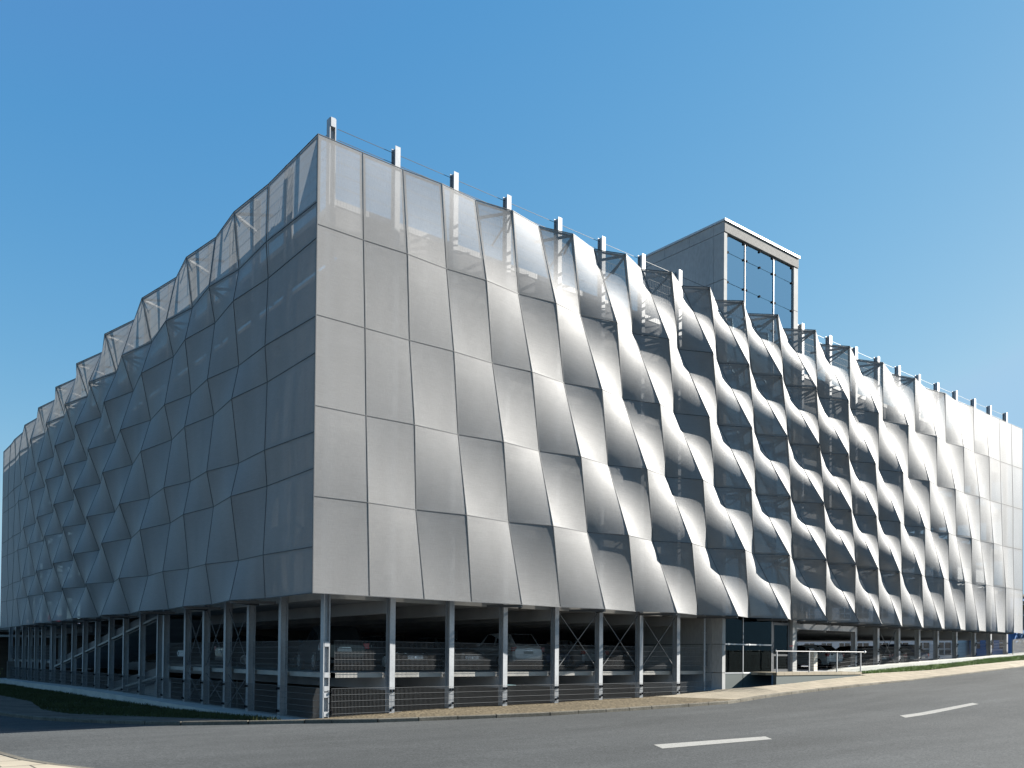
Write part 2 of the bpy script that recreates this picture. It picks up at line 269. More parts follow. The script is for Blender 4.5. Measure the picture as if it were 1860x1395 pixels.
HL=[[15.68,15.68,15.68,15.68,15.68,15.68,15.68,15.68,15.68,15.68,15.68,15.68,15.68,15.68,15.68,15.68,15.68,15.68,15.68,15.68,15.68],[13.62,13.65,13.66,13.71,13.77,13.81,13.83,13.85,13.89,13.93,13.97,14.0,14.04,14.07,14.1,14.13,14.17,14.21,14.25,14.28,14.31],[12.53,12.49,12.44,12.42,12.41,12.4,12.34,12.29,12.27,12.25,12.22,12.19,12.16,12.13,12.09,12.05,12.03,12.01,11.98,11.94,11.91],[10.16,10.19,10.2,10.25,10.3,10.34,10.36,10.38,10.42,10.46,10.49,10.53,10.56,10.59,10.62,10.65,10.68,10.73,10.77,10.79,10.82],[9.05,9.01,8.95,8.94,8.94,8.92,8.87,8.82,8.8,8.78,8.75,8.71,8.69,8.66,8.62,8.59,8.56,8.54,8.51,8.48,8.45],[6.67,6.7,6.71,6.77,6.82,6.86,6.88,6.9,6.95,6.98,7.01,7.06,7.09,7.13,7.16,7.18,7.22,7.27,7.31,7.34,7.37],[5.58,5.54,5.48,5.48,5.46,5.44,5.4,5.36,5.33,5.3,5.28,5.24,5.21,5.18,5.15,5.12,5.09,5.06,5.04,5.01,4.97],[3.22,3.25,3.27,3.32,3.36,3.39,3.42,3.45,3.48,3.52,3.55,3.59,3.62,3.65,3.69,3.71,3.75,3.79,3.83,3.85,3.88],[1.84,1.84,1.84,1.84,1.84,1.84,1.84,1.84,1.84,1.84,1.84,1.84,1.84,1.84,1.84,1.84,1.84,1.84,1.84,1.84,1.84]]
HR=[15.68,12.95,10.21,7.47,4.74,1.84]

# ------------------------------------------------------------------ ground heights
BX = [-200,-10,0,7,12,16,21,31,38,48,75,120,300]; BZ = [-2.3,-2.14,-2.06,-1.95,-1.82,-1.72,-1.47,-1.1,-.8,-.42,.5,1.4,2.0]
def g(x, y): return float(np.interp(x, BX, BZ) + np.interp(y, [0,5,14,28,54], [0,-.1,-.28,-.33,-.45]))
WBX = [-.5,.4,3.1,5.4,7.7,10.2,12.5,14.8,17.2,19.5,20.2,21]; WBZ = [-2.05,-2.02,-1.92,-1.83,-1.82,-1.79,-1.72,-1.70,-1.64,-1.48,-1.38,-1.30]
def wall_base(x): return float(np.interp(x, WBX, WBZ))
KX = lambda x: round(-11.69+(x+11.69)*1.0247, 3)      # the columns stand a little behind the screen
KY = lambda y: round(-23.92+(y+23.92)*1.0542, 3)
XS = [KX(x) for x in (3.0,5.33,7.66,10.13,12.45,14.76,17.07,19.37)]; XS2 = [KX(x) for x in (31.35,33.65,35.95,38.3,40.6,43.03,45.58,47.9,50.4)]
YS = [KY(y) for y in (2.97,5.63,7.8,10.05,12.2,14.95,18.4,21.1,23.7,26.4,29.1,31.7,34.4,37.2,40.2,42.46,44.6,46.8,49.4,52.1)]
PLX = [29.8,31.5,36,42.9,52.7,62]; PLZ = [-.62,-.45,-.25,.05,.46,.85]
def plinth_top(x): return float(np.interp(x, PLX, PLZ))
def left_top(y): return float(np.interp(y, [0,6,12,18,24,32,43,55], [-2.12,-2.11,-2.09,-2.06,-2.03,-2.03,-2.09,-2.13]))
def build_ground():
    xs = [-900,-400,-200,-100,-60,-40,-30,-24,-18,-14,-10,-7,-5,-3,-1.5,0,.2,2,4,7,9.5,12,14,16,18.5,21,23.5,26,28.5,31,34.5,38,43,48,52.4,60,75,95,120,180,300,600,1200]
    ys = [-900,-300,-120,-60,-40,-30,-24,-18,-14,-11,-8,-5,-3,-1.5,-.5,.2,2,5,9,14,20,28,40,55.6,60,80,110,200,500,1200]
    b = MB()
    for i in range(len(xs)-1):
        for j in range(len(ys)-1):
            xm = (xs[i]+xs[i+1])/2; ym = (ys[j]+ys[j+1])/2
            if .2 < xm < 52.4 and .2 < ym < 55.6: continue
            b.poly([(xs[i],ys[j],g(xs[i],ys[j])),(xs[i+1],ys[j],g(xs[i+1],ys[j])),(xs[i+1],ys[j+1],g(xs[i+1],ys[j+1])),(xs[i],ys[j+1],g(xs[i],ys[j+1]))])
    o = b.build('road', M['asph'], fix=True); struct(o)
build_ground()
KERB = [(-6.1,60),(-6.1,30),(-6.1,20),(-6.05,13.2),(-5.7,9.4),(-5.35,7.6),(-4.4,4.7),(-3.1,2.2),(-1.5,1.05),(-.1,.2),(.53,-.3),(1.7,-1.0),(2.9,-1.4),(4.15,-1.7),(5.4,-2.05),(7.3,-2.5),(9.5,-2.88),(11.5,-3.15),(13.3,-3.33),(15.4,-3.45),(18.4,-3.05),(21.4,-2.88),(25,-2.75),(28.8,-2.45),(34.7,-2.27),(38.9,-2.1),(49,-1.4),(60,-1.1),(90,-1)]
def kh(x): return float(np.interp(x, [-10,26,33,60], [.12,.11,.045,.06]))
def resample(pl, step):
    out = []
    for a, b in zip(pl[:-1], pl[1:]):
        a = np.array(a); b = np.array(b); n = max(1, int(np.linalg.norm(b-a)/step))
        for i in range(n): out.append(tuple(a+(b-a)*i/n))
    return out+[tuple(pl[-1])]
def offsets(pl, d):
    p = [np.array(q) for q in pl]; out = []
    for i in range(len(p)):
        t = p[min(i+1,len(p)-1)]-p[max(i-1,0)]; t = t/np.linalg.norm(t); out.append(p[i]+np.array((-t[1], t[0]))*d)
    return [tuple(q) for q in out]
def build_kerb(poly, side, name, hfun, seglen=1.0, wd=.16):
    pl = resample(poly, seglen); inn = offsets(pl, side*wd); b = MB()
    for i in range(len(pl)-1):
        a0, a1, c0, c1 = np.array(pl[i]), np.array(pl[i+1]), np.array(inn[i]), np.array(inn[i+1])
        sh = .012; a0, a1 = a0+(a1-a0)*sh, a1-(a1-a0)*sh; c0, c1 = c0+(c1-c0)*sh, c1-(c1-c0)*sh
        jt = random.uniform(-.006,.006)
        def P(q, dz): return (q[0], q[1], g(*q)+dz)
        bev = .02
        a0t, a1t = a0+(c0-a0)*bev/wd, a1+(c1-a1)*bev/wd
        h = hfun(a0[0])+jt; h1 = hfun(a1[0])+jt
        b.poly([P(a0,-.1),P(a1,-.1),P(a1,h1-bev),P(a0,h-bev)])
        b.poly([P(a0,h-bev),P(a1,h1-bev),P(a1t,h1),P(a0t,h)])
        b.poly([P(a0t,h),P(a1t,h1),P(c1,h1),P(c0,h)])
        b.poly([P(c0,h),P(c1,h1),P(c1,-.1),P(c0,-.1)])
        b.poly([P(a0,-.1),P(a0,h-bev),P(a0t,h),P(c0,h),P(c0,-.1)]); b.poly([P(a1,-.1),P(c1,-.1),P(c1,h1),P(a1t,h1),P(a1,h1-bev)])
    o = b.build(name, M['kerb']); struct(o); return pl, inn
KP, KI = build_kerb(KERB, 1, 'kerb', kh)
def strip(rows, name, m, kind='structure', label=None, cat=None, nsub=4):
    """rows: list of (outer point xyz, inner point xyz)"""
    b = MB()
    for (a, c), (a2, c2) in zip(rows[:-1], rows[1:]):
        a, c, a2, c2 = map(np.array, (a, c, a2, c2))
        for k in range(nsub):
            t, u = k/nsub, (k+1)/nsub
            b.poly([a+(c-a)*t, a2+(c2-a2)*t, a2+(c2-a2)*u, a+(c-a)*u])
    o = b.build(name, m, fix=True); o['kind'] = kind
    return o
# right-hand verge (cobbles), pavement, grass strip
def inner(x):
    """inner edge of the pavement in front of the building"""
    if x < 19.5: return (x, 1.22, wall_base(x))
    if x < 30.0: return (x, -.98, float(np.interp(x, [18.2,19.7,23.5,26.2,29.2,30], [-1.36,-1.29,-1.13,-.98,-.84,-.8])))
    return (x, -.45, float(np.interp(x, [30,31.8,34.8,37.9,42.8,51,62], [-.78,-.72,-.66,-.58,-.31,.05,.4])))
rows_c, rows_p = [], []
for p, q in zip(KP, KI):
    if q[0] < .2 or q[1] > .3: continue
    o3 = (q[0], q[1], g(*q)+kh(p[0])-.008)
    (rows_c if q[0] < 15.6 else rows_p).append((o3, inner(q[0])))
rows_c.append(rows_p[0])
strip([((-.25,.32,g(-.25,.32)+.1),(-.2,1.22,-2.02))]+rows_c, 'cobble_verge', M['cobble'])
ext = []
for r0, r1 in zip(rows_p[:-1], rows_p[1:]):
    ext.append(r0)
    if r0[0][0] < 30 < r1[0][0]: 
        mid = np.array(r0[0])*.5+np.array(r1[0])*.5; ext.append((tuple(mid), (30.0,-.98,-.80))); ext.append((tuple(mid), inner(30.01)))
ext.append(rows_p[-1])
strip(ext, 'pavement', M['pave'])
b = MB(); b.poly([(15.2,-.45,-1.615),(19.45,-.99,-1.30),(20.3,-.985,-1.26),(19.9,.3,-1.36),(19.4,.34,-1.43)])
def lawn(rows, n, hmin, hmax, wd, label, dens_seed, gm=None):
    rnd = random.Random(dens_seed)
    strip([(a, c) for a, c in rows], 'lawn_soil', M['soil'])
    b = MB(); areas = []
    for (a, c), (a2, c2) in zip(rows[:-1], rows[1:]):
        areas.append(np.linalg.norm(np.array(a2)-np.array(a))*(np.linalg.norm(np.array(c)-np.array(a))+np.linalg.norm(np.array(c2)-np.array(a2)))/2)
    tot = sum(areas)
    for (a, c), (a2, c2), ar in zip(rows[:-1], rows[1:], areas):
        a, c, a2, c2 = map(np.array, (a, c, a2, c2))
        for _ in range(int(n*ar/tot)):
            s, t = rnd.random(), rnd.uniform(-.02,1.0)
            p = (a+(a2-a)*s)*(1-t)+(c+(c2-c)*s)*t
            h = rnd.uniform(hmin, hmax)*(1+.5*math.sin(p[0]*2.1+p[1]*1.3)*math.sin(p[1]*.9)); an = rnd.uniform(0, 6.28); le = rnd.uniform(-.5,.5)*h; lb = rnd.uniform(-.5,.5)*h
            dx, dy = math.cos(an)*wd, math.sin(an)*wd
            b.poly([(p[0]-dx,p[1]-dy,p[2]-.01),(p[0]+dx,p[1]+dy,p[2]-.01),(p[0]+le,p[1]+lb,p[2]+h)])
    o = b.build('grass', gm or M['grass']); tag(o, label, 'grass', kind='stuff')
GR = [31.0,33,36,39.9,42.7,46.9,52.6,62]
def gz(x): return float(np.interp(x, [31,33,36,39.9,42.7,46.9,52.6,62], [-.70,-.60,-.44,-.29,-.17,.1,.34,.7]))
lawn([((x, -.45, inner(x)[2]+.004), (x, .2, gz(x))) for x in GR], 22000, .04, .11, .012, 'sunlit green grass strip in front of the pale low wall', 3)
# left lawn and the dirt verge beside it
LO = [(2.0,-.9),(3.0,-1.2),(6.3,-2.3),(9,-3.35),(11.4,-4.05),(15.7,-4.15),(22.5,-3.35),(31,-3.38),(54,-3.4),(60,-3.4)]
LO = [(x, y) for y, x in LO]
LO = resample(LO, 1.5)
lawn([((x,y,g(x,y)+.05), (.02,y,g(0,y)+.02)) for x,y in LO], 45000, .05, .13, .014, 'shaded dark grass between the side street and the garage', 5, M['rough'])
rows = []
kin = [(q[0],q[1]) for q in KI if q[1] > .25 and q[0] < .3]
lx = lambda y: float(np.interp(y, [.3,2.0,3,6.3,9,11.4,15.7,22.5,31,60], [-.0,-.9,-1.2,-2.3,-3.35,-4.05,-4.15,-3.35,-3.38,-3.4]))
for q in kin:
    rows.append(((q[0],q[1],g(*q)+.112), (max(lx(q[1]),q[0]+.02), q[1], g(lx(q[1]),q[1])+.047)))
strip(rows, 'dirt_verge', M['dirt'])
b = MB(); b.poly([(-1.2,2.0,g(-1.2,2)+.04),(-.1,.33,-2.0),(.3,.33,-2.0),(.3,2.0,-2.1)]); struct(b.build('dirt_verge', M['dirt']))
# island corner of the opposite pavement
ISK = [(-8.9,8),(-8.75,0),(-8.62,-3.3),(-8.4,-5.2),(-8.12,-6.3),(-7.6,-7.7),(-6.6,-9.5),(-5.0,-12),(-2,-16)]
IP, II = build_kerb(ISK, -1, 'kerb', lambda x: .10)
strip([((q[0],q[1],g(*q)+.095), (-26,q[1]-8,g(-26,q[1])+.095)) for q in II], 'pavement', M['isle'])
# painted lane dashes
def dash(c):
    b = MB(); c = [np.array(p) for p in c]; n = 8
    for k in range(n):
        t, u = k/n, (k+1)/n
        q = [c[0]+(c[1]-c[0])*t, c[0]+(c[1]-c[0])*u, c[3]+(c[2]-c[3])*u, c[3]+(c[2]-c[3])*t]
        b.poly([(x, y, g(x, y)+.006) for x, y in q])
    struct(b.build('road_marking', M['mark'], fix=True))
dash([(3.01,-11.07),(6.5,-11.5),(6.93,-11.0),(3.44,-10.43)])
dash([(14.2,-10.92),(19.94,-10.63),(20.23,-10.29),(14.81,-10.43)])

# ------------------------------------------------------------------ the parking garage
G = thing('parking_garage', 'large multi storey parking garage wrapped in folded grey woven metal screens', 'parking garage', (0,0,0))
LV = [-3.4,-.6,1.95,4.65,7.4,10.15,12.9]
SR, DR, SL, DL, HL, HR = map(np.array, (SR, DR, SL, DL, HL, HR))
def NR_(i, j): return Vector((SR[j][i], -DR[j][i], HR[j]))
def NL_(i, j): return Vector((-DL[j][i], SL[j][i], HL[j][i]))
def proj(p):
    d = SC.camera.matrix_world.inverted() @ Vector(p); return (CF*d.x/-d.z, CF*d.y/-d.z)
PANELS = []
for j in range(5):
    for i in range(33): PANELS.append((NR_(i,j), NR_(i+1,j), NR_(i+1,j+1), NR_(i,j+1)))
for j in range(8):
    for i in range(20): PANELS.append((NL_(i+1,j), NL_(i,j), NL_(i,j+1), NL_(i+1,j+1)))
def area(q):
    p = [proj(v) for v in q]; return abs(sum(p[k][0]*p[(k+1)%4][1]-p[(k+1)%4][0]*p[k][1] for k in range(4)))/2
order = sorted(range(len(PANELS)), key=lambda k: -area(PANELS[k]))
def panel_mesh(b, q):
    a, c, d, e = q                                  # top left, top right, bottom right, bottom left seen from outside
    b.grid(lambda u, v: (e*(1-u)+d*u)*(1-v)+(a*(1-u)+c*u)*v, 9, 9)
for k in order[:100]:
    b = MB(); panel_mesh(b, PANELS[k]); b.build('mesh_panel', M['mesh'], G, smooth=True)
b = MB()
for k in order[100:]: panel_mesh(b, PANELS[k])
tag(b.build('mesh_panel', M['mesh'], G, smooth=True), kind='stuff')
def frames():
    for nodes, ni, nj, outw in ((NR_,33,5,Vector((0,-1,0))), (NL_,20,8,Vector((-1,0,0)))):
        b = MB()
        for j in range(nj+1):
            for i in range(ni+1):
                jw = .021 if nodes is NR_ else .026
                if i < ni: b.bar(nodes(i,j), nodes(i+1,j), jw)
                if j < nj: b.bar(nodes(i,j), nodes(i,j+1), jw)
        # steel flanges of each panel, just behind the sheet
        for j in range(nj):
            for i in range(ni):
                a, c, d, e = nodes(i,j), nodes(i+1,j), nodes(i+1,j+1), nodes(i,j+1)
                lu = ((c-a).length+(d-e).length)/2; lv = ((e-a).length+(d-c).length)/2
                fu, fv = .085/lu, .085/lv
                F = lambda u, v: (e*(1-u)+d*u)*(1-v)+(a*(1-u)+c*u)*v - outw*.025
                for (u0,u1,v0,v1,nu,nv) in ((.01,.99,.99-fv,.99,5,1),(.01,.99,.01,.01+fv,5,1),(.01,.01+fu,.01+fv,.99-fv,1,5),(.99-fu,.99,.01+fv,.99-fv,1,5)):
                    b.grid(lambda s, t: F(u0+(u1-u0)*s, v0+(v1-v0)*t), nu, nv, 1)
        # brackets that hold the outer points
        dd = DR if nodes is NR_ else DL
        for j in range(nj+1):
            for i in range(1, ni):
                if dd[j][i] < .12: continue
                p = nodes(i,j) - outw*.03; w = Vector((1,0,0)) if nodes is NR_ else Vector((0,1,0))
                z = p.z-.05; base = p.copy(); 
                bk = .92 + dd[j][i]
                for sgn in (-.75, .75):
                    e2 = p - outw*bk + w*sgn; b.bar((p.x,p.y,z), (e2.x,e2.y,z), .06, .09, mi=1)
                if j == nj: continue
                e3 = p - outw*bk; b.bar((p.x,p.y,z-.02), (e3.x,e3.y,z-.75), .045, mi=1)
        b.build('screen_frame', [M['joint'], M['flange']], G)
frames()
def column_mb(b, x, y, z0, z1, ax, wd=.2, dp=.26, t=.02):
    """H section, its flange facing the street (ax 'y': flange in the plane y; 'x': in the plane x)"""
    def bx(a0,a1,c0,c1): 
        if ax == 'y': b.box(x+a0,x+a1,y+c0,y+c1,z0,z1)
        else: b.box(x+c0,x+c1,y+a0,y+a1,z0,z1)
    bx(-wd/2,wd/2,0,t); bx(-t/2,t/2,t,dp-t); bx(-wd/2,wd/2,dp-t,dp)
TOPZ = 17.0
for x in XS:
    b = MB(); column_mb(b, x, .95, wall_base(x)-.15, TOPZ, 'y'); b.build('column', M['galv'], G)
for x in XS2:
    b = MB(); column_mb(b, x, .95, plinth_top(x)-.05, TOPZ, 'y'); b.build('column', M['galv'], G)
for x in (27.27, 29.84):
    b = MB(); column_mb(b, x, .95, 1.72, TOPZ, 'y'); b.build('column', M['galv'], G)
for y in YS:
    b = MB(); column_mb(b, .95, y, left_top(y)-.05, TOPZ, 'x'); b.build('column', M['galv'], G)
for y in (17.95, 40.9):
    b = MB(); column_mb(b, .95, y, left_top(y)-.05, 1.9, 'x', .14); b.build('column', M['galv'], G)
b = MB(); b.box(.86,.89,.95,1.17,-2.15,TOPZ); b.box(.89,1.05,1.05,1.07,-2.15,TOPZ); b.box(1.05,1.08,.95,1.17,-2.15,TOPZ)
for z in (-.72,-1.15,.25,-1.35,-1.95): b.box(.893,1.047,.945,1.045,z,z+.16)
b.box(.89,1.05,.93,1.06,16.72,TOPZ+.01)
b.build('column', M['galv'], G)
for y in (16.6,33.2,49.8):
    for x in (16.8, 33.4, 49.5):
        b = MB(); b.box(x-.2,x+.2,y-.2,y+.2,-3.4,12.75); b.build('inner_column', M['deck'], G)
# decks with their ribs
RIBX = XS+[22.2,24.6,27.27,29.84]+XS2
def deck(z, xs, ys, skip, name, ribs=True):
    b = MB(); t = .14; nx, ny = len(xs)-1, len(ys)-1
    on = lambda i, j: 0 <= i < nx and 0 <= j < ny and (i,j) not in skip
    for i in range(nx):
        for j in range(ny):
            if not on(i,j): continue
            x0,x1,y0,y1 = xs[i],xs[i+1],ys[j],ys[j+1]
            b.poly([(x0,y0,z),(x1,y0,z),(x1,y1,z),(x0,y1,z)]); b.poly([(x0,y0,z-t),(x0,y1,z-t),(x1,y1,z-t),(x1,y0,z-t)])
            if not on(i-1,j): b.poly([(x0,y0,z-t),(x0,y0,z),(x0,y1,z),(x0,y1,z-t)])
            if not on(i+1,j): b.poly([(x1,y0,z-t),(x1,y1,z-t),(x1,y1,z),(x1,y0,z)])
            if not on(i,j-1): b.poly([(x0,y0,z-t),(x1,y0,z-t),(x1,y0,z),(x0,y0,z)])
            if not on(i,j+1): b.poly([(x0,y1,z-t),(x0,y1,z),(x1,y1,z),(x1,y1,z-t)])
            if ribs:
                for xr in RIBX:
                    if x0 < xr-.1 and xr+.1 < x1: b.box(xr-.08,xr+.08,1.23 if j == 0 else y0+.0,y1-.002,z-t-.42,z-t-.002)
    return b.build(name, M['deck'], G)
DX, DY = [1.5,5.6,19.95,25.95,52.3], [1.5,5.3,18.0,40.0,55.5]
TW = {(2,0)}; RP = {(0,2)}
for k, z in enumerate(LV):
    deck(z, DX, DY, TW | (RP if k in (1,2) else set()), 'deck', ribs=k > 0)
# pale edge beams
def beams(z0, z1, segsx, segsy, y=1.3, nm='edge_beam'):
    for x0, x1 in segsx:
        b = MB(); b.box(x0, x1, y, y+.18, z0, z1); b.build(nm, M['beam'], G)
    for y0, y1 in segsy:
        b = MB(); b.box(y-.02, y+.16, y0, y1, z0, z1); b.build(nm, M['beam'], G)
def gaps(cs, a, e, hw=.125): 
    out = []; p = a
    for c in cs+[None]:
        q = (c-hw) if c is not None else e
        if q-p > .1: out.append((p, q))
        p = (c+hw) if c is not None else e
    return out
beams(-.74, -.585, gaps(XS[:-1], 1.2, 19.9), gaps(YS[:5], 1.3, 17.0)+gaps(YS[14:], 41.0, 55.8))
for z in LV[2:]:
    b = MB(); b.box(1.24,52.3,1.222,1.238,z-.16,z+.12); b.box(1.222,1.238,1.24,55.5,z-.16,z+.12); b.build('edge_beam', M['beam'], G)
# parapets, roof rails
for nm in (0, 1):
    b = MB()
    if nm == 0: b.box(1.26,52.3,1.26,1.32,13.04,14.42)
    else: b.box(1.26,1.32,1.32,55.5,13.04,14.42)
    b.build('parapet', M['parapet'], G)
    b = MB()
    if nm == 0: b.box(1.2,52.3,1.23,1.4,14.424,14.62)
    else: b.box(1.23,1.4,1.41,55.5,14.424,14.62)
    b.build('parapet_cap', M['cap'], G)
b = MB(); b2 = MB()
for z in (14.95,15.35,15.75,16.1,16.45,16.8):
    for a, c in gaps(XS+[27.27,29.84]+XS2, 1.2, 52.3, .1): b.bar((a,1.08,z),(c,1.08,z),.013)
    for a, c in gaps(YS, 1.2, 55.5, .1): b2.bar((1.08,a,z),(1.08,c,z),.013)
x = 1.25
while x < 52.2: b.bar((x,1.095,14.65),(x,1.095,16.06),.006); x += .11
y = .8
while y < 53.5: b2.bar((1.095,y,14.65),(1.095,y,15.3),.006); y += .14
b.build('roof_railing', M['cable'], G); b2.build('roof_railing', M['cable'], G)
# low walls under and beside the openings
b = MB()
for a, c in zip(range(0, 20), range(1, 21)):
    if a >= 19: continue
    b.poly([(a+.0,1.2,-3.4),(a+1,1.2,-3.4),(a+1,1.2,wall_base(a+1)-.02),(a,1.2,wall_base(a)-.02)])
    b.poly([(a,1.2,wall_base(a)-.02),(a+1,1.2,wall_base(a+1)-.02),(a+1,1.26,wall_base(a+1)-.02),(a,1.26,wall_base(a)-.02)])
b.build('basement_wall', M['plinth'], G)
def wall_strip(name, pts, y0, y1, axis, zb, m):
    b = MB()
    for (s0, z0), (s1, z1) in zip(pts[:-1], pts[1:]):
        q = lambda s, d, z: (s, d, z) if axis == 'x' else (d, s, z)
        b.poly([q(s0,y0,zb),q(s1,y0,zb),q(s1,y0,z1),q(s0,y0,z0)]); b.poly([q(s0,y0,z0),q(s1,y0,z1),q(s1,y1,z1),q(s0,y1,z0)])
        b.poly([q(s0,y1,zb),q(s0,y1,z0),q(s1,y1,z1),q(s1,y1,zb)])
    s, z = pts[0]; b.poly([q(s,y0,zb),q(s,y0,z),q(s,y1,z),q(s,y1,zb)]); s, z = pts[-1]; b.poly([q(s,y0,zb),q(s,y1,zb),q(s,y1,z),q(s,y0,z)])
    return b.build(name, m, G, fix=True)
wall_strip('plinth', [(x, plinth_top(x)) for x in (29.8,31.5,34,36,39.5,42.9,47,52.7,62)], .21, 1.3, 'x', -3.0, M['plinth'])
wall_strip('plinth', [(y, left_top(y)) for y in (1.0,3,6,9,12,15,18,21,24,28,32,38,43,49,55.2,57)], .06, 1.3, 'y', -3.5, M['plinth'])
# inner and back walls (open where daylight shows through the storeys)
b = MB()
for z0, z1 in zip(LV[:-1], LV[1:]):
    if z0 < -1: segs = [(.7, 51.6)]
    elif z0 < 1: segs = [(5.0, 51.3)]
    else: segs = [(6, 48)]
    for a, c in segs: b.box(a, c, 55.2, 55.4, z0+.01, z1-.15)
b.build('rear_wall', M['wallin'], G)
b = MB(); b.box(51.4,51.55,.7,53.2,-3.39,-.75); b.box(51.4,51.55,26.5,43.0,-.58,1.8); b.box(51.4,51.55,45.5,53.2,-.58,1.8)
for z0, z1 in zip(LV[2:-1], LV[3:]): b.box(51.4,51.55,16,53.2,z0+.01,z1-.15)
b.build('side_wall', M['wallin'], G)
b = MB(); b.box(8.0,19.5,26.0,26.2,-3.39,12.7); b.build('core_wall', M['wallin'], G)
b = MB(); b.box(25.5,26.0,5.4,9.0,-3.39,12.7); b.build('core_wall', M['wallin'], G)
# ramps behind the left side
def ramp(y0, z0, y1, z1):
    b = MB(); t = .16
    b.poly([(1.2,y0,z0),(4.9,y0,z0),(4.9,y1,z1),(1.2,y1,z1)]); b.poly([(1.2,y0,z0-t),(1.2,y1,z1-t),(4.9,y1,z1-t),(4.9,y0,z0-t)])
    b.poly([(1.2,y0,z0-t),(1.2,y0,z0),(1.2,y1,z1),(1.2,y1,z1-t)]); b.poly([(4.9,y0,z0-t),(4.9,y1,z1-t),(4.9,y1,z1),(4.9,y0,z0)])
    r = b.build('ramp', M['deck'], G, fix=True)
    b = MB(); b.bar((1.1,y0,z0-.05),(1.1,y1,z1-.05),.1,.1); b.build('ramp_beam', M['beam'], r)
    b = MB(); b.poly([(1.22,y0,z0+.03),(1.22,y1,z1+.03),(1.22,y1,z1+.42),(1.22,y0,z0+.42)]); b.poly([(1.24,y0,z0+.03),(1.24,y0,z0+.42),(1.24,y1,z1+.42),(1.24,y1,z1+.03)])
    b.build('ramp_guard', M['flange'], r)
ramp(40.0,-.88,18.05,1.78); ramp(27.6,-2.16,17.95,-1.02)
b = MB(); b.poly([(1.6,27.4,-3.3),(1.6,17.9,-3.3),(1.6,17.9,-1.2),(1.6,27,-2.3)]); b.box(1.45,1.65,19.7,19.9,-2.6,-1.25); b.build('ramp_wall', M['galv'], G)
# cross braces
def brace(p, q, z0, z1, ax):
    b = MB(); d = 1.04
    P = (lambda s, z, o: (s, d+o, z)) if ax == 'x' else (lambda s, z, o: (d+o, s, z))
    b.bar(P(p,z1,0),P(q,z0,0),.022); b.bar(P(q,z1,.03),P(p,z0,.03),.022); b.build('cross_brace', M['wire'], G)
for a, c in ((XS[3]+.13,XS[4]-.13),(XS[4]+.13,XS[5]-.13),(XS[5]+.13,XS[6]-.13),(XS2[1]+.13,XS2[2]-.13)): brace(a, c, -.45, 1.72, 'x')
for a, c in ((YS[1]+.13,YS[2]-.13),(YS[2]+.13,YS[3]-.13),(YS[3]+.13,YS[4]-.13)):
    brace(a, c, -.5, 1.75, 'y'); brace(a, c, -2.05, -.8, 'y')
# downpipe beside the tower
b = MB(); b.lathe((19.6,1.0,-1.6), (0,0,1), [(0,.05),(3.6,.05)], 12)
for z in (-.4,.35,1.1): b.box(19.53,19.67,.95,1.1,z,z+.05)
b.build('downpipe', M['galv'], G, smooth=False)
b = MB(); b.box(25.83,32.3,.96,1.18,1.54,1.76); b.box(25.83,32.3,.94,1.2,1.48,1.538); b.build('portal_beam', M['galv'], G)

# ------------------------------------------------------------------ wire fences
def wire_panel(b, s0, s1, zb0, zb1, zt0, zt1, d, ax, step=.05, hstep=.2, vw=.005, hw=.009):
    P = (lambda s, z, o=0: (s, d+o, z)) if ax == 'x' else (lambda s, z, o=0: (d+o, s, z))
    n = max(2, int((s1-s0)/step))
    for k in range(n+1):
        t = k/n; b.bar(P(s0+(s1-s0)*t, zb0+(zb1-zb0)*t), P(s0+(s1-s0)*t, zt0+(zt1-zt0)*t), vw)
    h = 0.0
    H = max(zt0-zb0, zt1-zb1); k = 0
    while k*hstep < H:
        a0, a1 = zt0-k*hstep, zt1-k*hstep; t0, t1 = 0, 1
        if a0 < zb0 and a1 < zb1: break
        if a0 < zb0: t0 = (zb0-a0)/((a1-a0)-(zb1-zb0)+1e-9); t0 = min(max(t0,0),1)
        if a1 < zb1: t1 = (zb0-a0)/((a1-a0)-(zb1-zb0)+1e-9); t1 = min(max(t1,0),1)
        if t1-t0 > .05: b.bar(P(s0+(s1-s0)*t0, a0+(a1-a0)*t0, -.012), P(s0+(s1-s0)*t1, a0+(a1-a0)*t1, -.012), hw)
        k += 1
def fence(label, runs, d, ax, **kw):
    s0 = runs[0][0]; f = thing('wire_fence', label, 'fence', (s0,d,runs[0][2]) if ax == 'x' else (d,s0,runs[0][2]))
    for r in runs:
        b = MB(); wire_panel(b, *r, d, ax, **kw)
        for s in (r[0]+.03, r[1]-.03):
            for z in (r[4]-.12, r[2]+.14):
                if ax == 'x': b.box(s-.02,s+.02,d-.03,d+.04,z-.03,z+.05,1)
                else: b.box(d-.03,d+.04,s-.02,s+.02,z-.03,z+.05,1)
        o = b.build('fence_panel', [M['wire'], M['dark']], f); o.location = -Vector(f.location)
    return f
cs = [1.1]+XS
fence('grey double wire fence along the street foot of the garage beside the cobbles', [(a+.03,c-.03,wall_base(a)+.03,wall_base(c)+.03,-1.07,-1.06) for a,c in zip(cs[:-1],cs[1:])], .915, 'x')
cs = [29.84]+XS2
fence('grey wire fence on the pale low wall above the sunlit grass strip', [(max(a,29.9)+.03,c-.03,plinth_top(max(a,29.9))+.03,plinth_top(c)+.03,plinth_top(max(a,29.9))+.96,plinth_top(c)+.93) for a,c in zip(cs[:-1],cs[1:])], .915, 'x', step=.06)
cs = [1.15]+YS
fence('grey wire fence on the shaded low wall along the side street lawn', [(a+.03,c-.03,left_top(a)+.02,left_top(c)+.02,-1.06-.0021*a,-1.06-.0021*c) for a,c in zip(cs[:-1],cs[1:])], .915, 'y')
